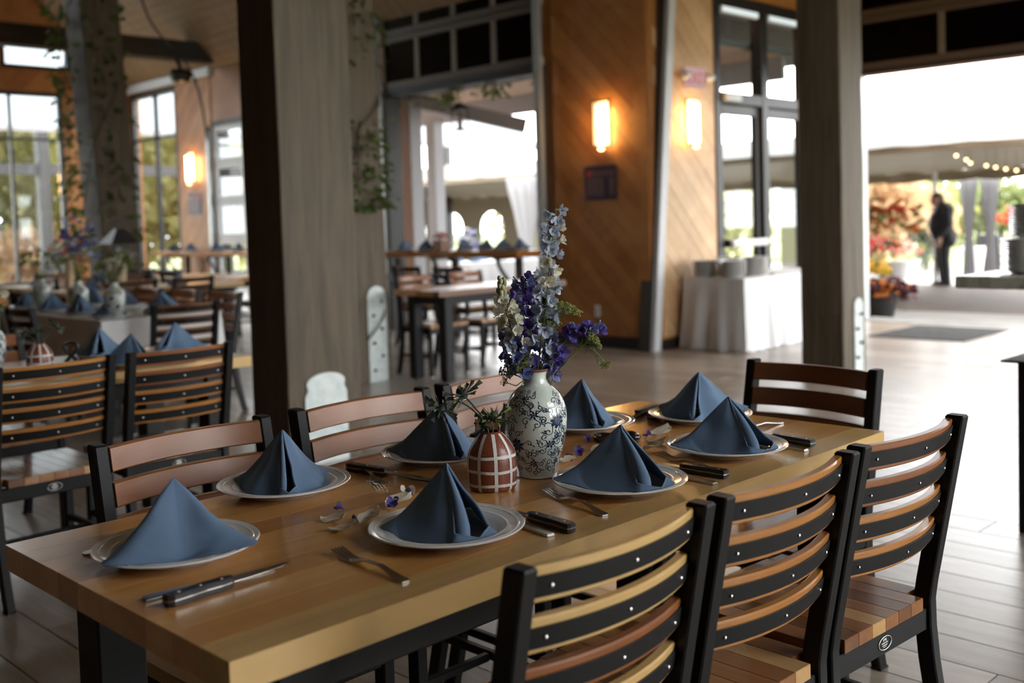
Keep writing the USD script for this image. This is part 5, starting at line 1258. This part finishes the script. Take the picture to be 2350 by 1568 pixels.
# long marquee beyond the terrace
def marquee():
    t = thing('marquee_tent', 'long grey-white marquee across the garden with beige underside and lights', 'tent')
    y0, y1 = -8., 27.; n = 26
    ys = np.linspace(y0, y1, n*4+1)
    def roof(x0, z0, x1, z1, sag):
        P = []
        for y in ys:
            ph = ((y-y0)/(y1-y0)*7) % 1; row = []
            for k in np.linspace(0, 1, 7):
                row.append((x0+(x1-x0)*k, y, z0+(z1-z0)*k**.9-sag*math.sin(k*PI)+.10*(abs(ph-.5)*2)**3*k+.012*math.sin(y*6+k*9)))
            P.append(row)
        return solidify(P, .008)
    part(t, 'roof', cat(roof(13.6, 2.17, 16.1, 2.62, .06), roof(18.55, 1.98, 16.1, 2.62, .06)), 'tent_roof', smooth=60)
    for x, zt_, lb in ((13.59, 2.17, 0), (18.56, 1.985, 1)):
        P = [[(x+.01*math.sin(y*9), y, zt_), (x+.015*math.sin(y*9+1), y, zt_-.08), (x, y, zt_-(.17+.035*abs(math.sin(y*PI/.9)) if lb else .085))] for y in np.linspace(y0, y1, 300)]
        part(t, 'valance', solidify(P, .004), 'tent_wall', smooth=60)
    for y in np.linspace(y0, y1, 8):
        for x, z in ((13.66, 2.16), (18.48, 1.97)): part(t, 'pole', rod((x, y, ZG), (x, y, z), .04, None, 10), 'white_paint', smooth=40)
    # far wall with arched clear windows beyond the doorway
    wall = sg.box(12.6, ZG, 26.8, 1.85); arches = []
    for c in np.arange(14.0, 26.5, 1.55):
        arch = sg.box(c-.42, .45, c+.42, 1.15).union(sg.Point(c, 1.15).buffer(.42)); arches.append(arch); wall = wall.difference(arch)
    part(t, 'side_wall', axes(extrude(wall, .01), (18.5, 0, 0), (0, 1, 0), (0, 0, 1), (1, 0, 0)), 'tent_wall')
    for a in arches: part(t, 'arched_window', axes(extrude(a, .004), (18.5, 0, 0), (0, 1, 0), (0, 0, 1), (1, 0, 0)), 'window_glass')
    wall2 = sg.box(8.7, ZG, 10.2, 1.85)
    part(t, 'side_wall', axes(extrude(wall2, .01), (18.5, 0, 0), (0, 1, 0), (0, 0, 1), (1, 0, 0)), 'tent_wall')
    # gathered leg drapes
    for (x, y) in ((13.5, 12.55), (13.5, 17.6), (18.75, 6.50), (18.75, 6.12)):
        P = []; q = 1. if x < 18 else .42
        for z, w in ((2.12 if x < 18 else 1.96, .46), (1.9, .42), (1.5, .30), (1.0, .19), (.75, .16), (.5, .20), (.2, .24), (ZG, .26)):
            w *= q; P.append([(x+w*(.42+.12*math.sin(a*9+z*2))*math.cos(a)*.7, y+w*(1+.13*math.sin(a*9))*math.sin(a), z) for a in np.linspace(0, 2*PI, 60)[:-1]])
        part(t, 'leg_drape', surf(P, False, True), 'tent_drape', smooth=60)
    r = random.Random(4)
porch2()
marquee()
BB = None
for i, (x, y, z) in enumerate(((14.40, 4.94, 2.04), (15.0, 5.04, 2.00), (15.72, 5.03, 1.925), (15.82, 4.93, 1.895), (15.92, 4.82, 1.864), (16.04, 4.71, 1.84), (15.3, 5.1, 1.96), (16.2, 4.5, 1.86), (16.6, 13.9, 1.95), (16.8, 13.5, 1.9), (16.4, 14.2, 2.0))):
    lb = 'small glowing bulb of the string lights under the marquee'
    if BB is None:
        BB = thing('string_bulb', lb, 'bulb', (x, y, z), 0, 'string lights under the marquee')
        part(BB, 'globe', ball((0, 0, 0), .022, 1), 'bulb_glow', smooth=True); part(BB, 'socket', rod((0, 0, .018), (0, 0, .05), .011, None, 8), 'black_plastic'); part(BB, 'wire', rod((0, 0, .05), (0, 0, .30), .003, None, 4), 'black_plastic')
    else: copy(BB, lb, (x, y, z))
# tables under the tent edge, seen through the doorway
for i, (x0, x1, y0, y1, lb) in enumerate(((10.9, 12.7, 11.3, 12.15, 'left'), (11.5, 13.3, 9.35, 10.2, 'right'))):
    tt = thing('folding_table', 'folding table under the %s white cloth outside the doorway' % lb, 'table')
    part(tt, 'tabletop', bx(x0+.02, x1-.02, y0+.02, y1-.02, .62, .645, .004), 'card_white')
    for x in (x0+.15, x1-.15): part(tt, 'leg', cat(bx(x-.015, x+.015, y0+.1, y0+.13, ZG, .62), bx(x-.015, x+.015, y1-.13, y1-.1, ZG, .62), bx(x-.01, x+.01, y0+.13, y1-.13, .2, .22)), 'track_steel')
    cloth('white floor-length cloth on the %s table outside the doorway' % lb, x0, x1, y0, y1, .65, ZG+.005, 20+i, .04, .02, 34)
    for k in range(6):
        copy(NB, 'blue pyramid napkin, %s on the %s white table outside the doorway' % (ORD[k], lb), (x0+.3+.58*(k//2), y0+.2+.45*(k % 2), .653), 2.4+k, 'napkins on the white tables outside the doorway')
bunch('violet and white flowers on the left white table outside', (11.3, 11.75, .66), ('petal_violet', 'petal_ice', 'petal_blue', 'petal_white', 'leaf_green'), .22, .55, 80, 12, size=.035)
bunch('red flowers in a brown wooden box on the doorway counter', (7.2, 7.78, 1.10), ('petal_red', 'petal_pink', 'leaf_deep'), .07, .10, 24, 13, size=.02)
wb = thing('wooden_box', 'small brown wooden flower box on the doorway counter', 'box', (7.2, 7.78, 1.0005))
part(wb, 'board', cat(bx(-.07, .07, -.07, -.058, 0, .12, .002), bx(-.07, .07, .058, .07, 0, .12, .002)), 'slat_cherry'); part(wb, 'board', cat(bx(-.07, -.058, -.058, .058, 0, .12, .002), bx(.058, .07, -.058, .058, 0, .12, .002)), 'slat_cherry'); part(wb, 'base', bx(-.058, .058, -.058, .058, 0, .01), 'slat_cherry')
bunch('dark leafy arrangement on the right white table outside', (11.9, 9.9, .66), ('leaf_deep', 'leaf_deep', 'petal_pink'), .25, .40, 70, 14, size=.04, leaf='leaf_deep')

# ------------------------------------------------------------------ plants and trees of the garden
def tree(label, loc, h, R, leafm, seed, trunk='bark_dark', n=900, tr=.12, zlow=.35, size=.16, name='garden_tree', squash=1., cat_='tree'):
    t = thing(name, label, cat_, loc); r = np.random.RandomState(seed)
    part(t, 'trunk', tube(catmull([(0, 0, -.05), (r.randn()*.03*h*.3, r.randn()*.03*h*.3, h*.35), (r.randn()*.05*h*.3, r.randn()*.05*h*.3, h*.8)], 16), np.linspace(tr, tr*.35, 16), 8), trunk, smooth=60)
    cl = r.randn(max(8, n//60), 3); cl /= np.linalg.norm(cl, axis=1, keepdims=True); cl *= (r.rand(len(cl), 1)**.4)*.8
    c = cl[r.randint(len(cl), size=n)]+r.randn(n, 3)*.20
    zc = h*(zlow+1)/2; c = c*np.array([R, R, h*(1-zlow)/2*squash])+np.array([0, 0, zc])
    a = r.randn(n, 3); a /= np.linalg.norm(a, axis=1, keepdims=True); b = np.cross(a, r.randn(n, 3)); b /= np.linalg.norm(b, axis=1, keepdims=True)
    s = size*r.uniform(.6, 1.3, (n, 1))
    V = np.stack([c-a*s, c+b*s*.55, c+a*s, c-b*s*.55], 1).reshape(-1, 3); k = np.arange(n)[:, None]*4
    part(t, 'foliage', (V, np.vstack([k+[0, 1, 2], k+[0, 2, 3]])), leafm, kind='stuff')
    return t
gnd = ZG-.02
tree('rounded blue-green topiary shrub left of the man', (23.0, 9.15, gnd), 1.55, .42, 'leaf_silver', 3, n=900, tr=.05, zlow=.05, size=.07, name='garden_shrub', cat_='shrub')
tree('big peach-toned shrub glowing behind the flower pot', (21.8, 10.0, gnd), 2.6, 1.5, 'leaf_peach', 4, n=1500, tr=.08, zlow=.1, size=.14, name='garden_shrub', cat_='shrub')
tree('second peach shrub lower beside the glowing one', (24.5, 9.8, gnd), 2.0, .9, 'leaf_peach', 5, n=900, tr=.06, zlow=.1, size=.12, name='garden_shrub', cat_='shrub')
POS = [((38.4, 16.3), 'leaf_yellow', 'yellow-green bushy tree in the middle distance behind the man'), ((40.7, 14.0), 'leaf_green', 'green tree behind the patio heater'), ((37.1, 17.6), 'leaf_yellow', 'yellow-green tree behind the peach shrub'), ((42, 10.5), 'leaf_deep', 'deep green tree at the right picture edge'), ((30.5, 14.8), 'leaf_green', 'green tree beyond the glazed doors at right'),
       ((26.5, 16.8), 'leaf_yellow', 'yellow tree beyond the glazed doors at left'), ((24.5, 20.5), 'leaf_yellow', 'bright tree behind the marquee arches, left'), ((27, 23), 'leaf_green', 'green tree behind the marquee arches, right'), ((46, 18), 'leaf_green', 'tall green tree far behind the second pale trunk'), ((50, 14), 'leaf_deep', 'deep green tree far behind the patio heater')]
for i, ((x, y), lm, lb) in enumerate(POS):
    tree(lb, (x, y, gnd), 2.5+.15*(i % 3), 2.6, lm, 40+i, n=1500, tr=.12, zlow=.02, size=.20)
POS2 = [((11.0, 29.5), 'leaf_yellow', 'yellow-green tree behind the far left windows, middle'), ((8.6, 28.0), 'leaf_green', 'green tree behind the far left windows, left'), ((13.6, 31), 'leaf_yellow', 'yellow-green tree behind the far left windows, right'), ((6, 29), 'leaf_yellow', 'tree outside the gable windows, farthest left'), ((15.5, 27.5), 'leaf_green', 'green tree seen in the narrow left window'), ((12.5, 26.0), 'leaf_yellow', 'yellow tree seen in the narrow left window'), ((18.5, 33), 'leaf_green', 'tree behind the narrow left window, farthest right')]
for i, ((x, y), lm, lb) in enumerate(POS2):
    tree(lb, (x, y, gnd), 6.0, 2.9, 'leaf_bright' if lm == 'leaf_yellow' else 'leaf_yellow', 60+i, n=1400, tr=.2, zlow=.03, size=.26)
tree('peach-toned shrub low outside the far left windows', (8.8, 23.6, gnd), 1.6, 1.1, 'leaf_peach', 71, n=900, tr=.05, zlow=.05, size=.12, name='garden_shrub', cat_='shrub')
# pavilion with a pale roof outside the far left windows
def pavilion():
    t = thing('garden_pavilion', 'open pavilion with pale shingle roof and dark posts outside the left windows', 'pavilion')
    v = np.array([(-14, 20.2, 3.35), (22, 20.2, 3.35), (22, 27.5, 8.2), (-14, 27.5, 8.2)], float); up = np.array([0, -.4, .6])*.15
    V = np.vstack([v, v+up]); f = np.array([(0, 2, 1), (0, 3, 2), (4, 5, 6), (4, 6, 7), (0, 1, 5), (0, 5, 4), (1, 2, 6), (1, 6, 5), (2, 3, 7), (2, 7, 6), (3, 0, 4), (3, 4, 7)])
    part(t, 'roof_deck', (V, f), 'grey_white_paint')
    d = np.array([0, 7.3, 4.85]); d /= np.linalg.norm(d); nn = np.array([0, -d[2], d[1]])
    for i in range(44): part(t, 'shingle_course', axes(bx(-14, 22, 0, .21, .0, .018), v[0]*[0, 1, 1]+d*(i*.2)+nn*(.09+.004), (1, 0, 0), d*.985+nn*.05, nn), 'pale_shingle')
    for x in (-9., -5.2, -1.4, 2.4, 4.6, 7.75, 11.2, 14.6, 18.5): part(t, 'post', bx(x-.11, x+.11, 20.25, 20.47, gnd, 3.42, .006), 'dark_frame')
    part(t, 'beam', bx(-14, 22, 20.28, 20.42, 2.50, 2.72, .006), 'dark_frame')
    for x in (7.75, 11.2): part(t, 'brace', cat(rod((x, 20.36, .1), (x+.75, 20.36, .0-.05), .08, None, 6), rod((x, 20.36, 1.2), (x+.6, 20.36, gnd), .09, None, 6)), 'dark_frame')
pavilion()
# pots and flowers by the opening
def urn(label, loc, r_, h, m):
    t = thing('flower_pot', label, 'pot', loc)
    part(t, 'bowl', lathe([(0, 0), (r_*.62, 0), (r_*.68, h*.08), (r_*.85, h*.55), (r_, h*.9), (r_*1.06, h*.92), (r_*1.06, h), (r_*.92, h), (r_*.86, h*.9), (0, h*.86)], 28), m, smooth=40)
    part(t, 'soil', move(lathe([(0, .0), (r_*.88, 0)], 20), (0, 0, h*.905)), 'bark_dark')
urn('dark flower pot overflowing with blooms beside the wide opening', (12.35, 5.10, ZG), .24, .34, 'wine_black')
bunch('dark wine-red leaves spilling over the pot beside the wide opening', (12.35, 5.05, .05), ('leaf_wine', 'leaf_wine', 'petal_orange', 'leaf_wine', 'leaf_wine'), .34, .36, 170, 21, size=.05, leaf='leaf_wine', name='potted_plant')
bunch('yellow mum blooms over the pot beside the wide opening', (12.30, 5.18, .34), ('petal_yellow', 'petal_yellow', 'leaf_green'), .22, .34, 110, 22, size=.035, name='potted_plant')
bunch('pink and wine blooms above the yellow ones by the opening', (12.40, 5.16, .62), ('petal_pink', 'leaf_wine', 'petal_red', 'leaf_deep'), .26, .34, 100, 23, size=.035, leaf='leaf_deep', name='potted_plant')
bunch('red-orange canna flowers with green leaves high behind the pot', (16.0, 6.65, .55), ('petal_orange', 'leaf_green', 'leaf_deep', 'petal_red', 'leaf_green'), .40, 1.0, 110, 24, size=.06, name='potted_plant')
urn('pale planter under the orange canna flowers', (16.0, 6.65, ZG), .26, .55, 'white_paint')
urn('white urn standing in the sun behind the patio heater', (20.6, 7.15, ZG), .22, .62, 'white_paint')
urn('pale planter of red geraniums at the right picture edge', (20.2, 6.05, ZG), .30, .80, 'white_paint')
bunch('red geraniums in the pale planter at the right picture edge', (20.2, 6.05, .70), ('petal_red', 'petal_red', 'leaf_green', 'petal_red', 'leaf_silver'), .46, .62, 150, 25, size=.07, name='potted_plant')
urn('low pot of pink flowers on the gravel left of the man', (21.4, 8.85, ZG), .25, .3, 'grey_white_paint')
bunch('pink flowers in the low pot left of the man', (21.4, 8.85, .16), ('petal_pink', 'leaf_green', 'petal_cream'), .3, .5, 60, 26, size=.05, name='potted_plant')
# pyramid patio heater
ht = thing('patio_heater', 'black pyramid patio heater with glass tube behind the stone counter', 'heater', (22.3, 7.50, ZG), .3)
def frus(a, b, z0, z1): return hull([(sx*a, sy*a, z0) for sx in (-1, 1) for sy in (-1, 1)]+[(sx*b, sy*b, z1) for sx in (-1, 1) for sy in (-1, 1)])
part(ht, 'base', frus(.27, .205, 0, .82), 'wine_black'); part(ht, 'glass_tube', lathe([(.06, .82), (.06, 1.86)], 18), 'window_glass', smooth=40)
for sx in (-1, 1):
    for sy in (-1, 1): part(ht, 'corner_rod', rod((sx*.195, sy*.195, .82), (sx*.085, sy*.085, 1.88), .014, None, 6), 'wine_black')
part(ht, 'cap', cat(frus(.10, .14, 1.86, 1.92), frus(.16, .05, 1.92, 1.985)), 'wine_black')

# ------------------------------------------------------------------ the man in the dark suit, head bent, side on
import manifold3d as m3
def limb(chain):
    """Continuous flesh: hulls of spheres along joints given as (x, y, z, r)."""
    out = None
    for a, b in zip(chain, chain[1:]):
        h = m3.Manifold.batch_hull([m3.Manifold.sphere(p[3], 16).translate(tuple(map(float, p[:3]))) for p in (a, b)])
        out = h if out is None else out+h
    return out
def skin_of(ms, edge=.02, it=8):
    u = ms[0]
    for m in ms[1:]: u = u+m
    u = u.refine_to_length(edge); me = u.to_mesh(); t = trimesh.Trimesh(np.array(me.vert_properties[:, :3]), np.array(me.tri_verts), process=True)
    trimesh.smoothing.filter_taubin(t, iterations=it); return np.array(t.vertices), np.array(t.faces)
def man():
    # local frame: he faces -x, z up; standing 1.74 m tall with head bowed
    t = thing('person', 'man in a black suit standing under the marquee with his head bowed', 'person', (18.45, 6.83, ZG), math.radians(-45+180-8))
    # x forward here; the Xform turns him to face left in the picture
    hips, chest, neck = (0, 0, .92), (.02, 0, 1.28), (.05, 0, 1.47)
    head = [limb([(.06, 0, 1.44, .058), (.095, 0, 1.53, .056)]), limb([(.115, 0, 1.575, .088), (.150, 0, 1.555, .082), (.165, 0, 1.505, .055)]), limb([(.205, 0, 1.548, .012), (.222, 0, 1.520, .016)]), limb([(.12, .083, 1.56, .016), (.112, .086, 1.545, .018)]), limb([(.12, -.083, 1.56, .016), (.112, -.086, 1.545, .018)])]
    torso = [limb([(0, 0, .92, .14), (.03, 0, 1.1, .14), (.02, 0, 1.3, .13), (.045, 0, 1.42, .07)])]
    legs, arms, hands = [], [], []
    for s in (-1, 1):
        legs.append(limb([(0, s*.09, .90, .095), (.015, s*.095, .50, .062), (-.01, s*.10, .10, .046)]))
        arms.append(limb([(.02, s*.18, 1.38, .045), (-.01, s*.25, 1.12, .036), (.10, s*.22, .90, .032)]))
        hd = [limb([(.105, s*.22, .88, .032), (.135, s*.215, .80, .034)])]
        for k in range(4): hd.append(limb([(.125+.016*(k-1.5), s*.215, .80, .011), (.14+.018*(k-1.5), s*.21, .745, .0095), (.145+.016*(k-1.5), s*.195, .705, .0085)]))
        hd.append(limb([(.13, s*.20, .85, .013), (.165, s*.19, .81, .011), (.175, s*.185, .775, .009)])); hands += hd
    body = part(t, 'body', skin_of(head+torso+legs+arms+hands, .022, 6), 'skin', smooth=60)
    j = [limb([(-.03, 0, .86, .20), (.06, 0, 1.05, .205), (.06, 0, 1.20, .19), (-.02, 0, 1.36, .16), (.03, 0, 1.45, .085)])]
    for s in (-1, 1):
        j.append(limb([(-.06, s*.11, .80, .115), (.0, s*.14, 1.0, .115), (-.03, s*.17, 1.36, .10)]))
        j.append(limb([(.0, s*.185, 1.385, .080), (-.02, s*.25, 1.12, .066), (.095, s*.225, .915, .050)]))
    part(t, 'suit_jacket', skin_of(j, .025, 10), 'suit_black', smooth=60)
    tr = [limb([(.0, 0, .90, .160), (.0, 0, .82, .150)])]
    for s in (-1, 1): tr.append(limb([(0, s*.085, .86, .118), (.015, s*.095, .50, .088), (-.015, s*.10, .09, .074), (-.015, s*.10, .05, .072)]))
    part(t, 'trousers', skin_of(tr, .025, 8), 'suit_black', smooth=60)
    for s in (-1, 1): part(t, 'shoe', skin_of([limb([(-.05, s*.10, .045, .045), (.06, s*.105, .040, .042), (.17, s*.115, .030, .030)])], .02, 4), 'wine_black', smooth=60)
    part(t, 'hair', skin_of([limb([(.085, 0, 1.60, .088), (.115, 0, 1.615, .085), (.150, 0, 1.600, .070)]), limb([(.062, 0, 1.56, .080), (.068, 0, 1.53, .070)])], .015, 6), 'hair_grey', smooth=60)
man()
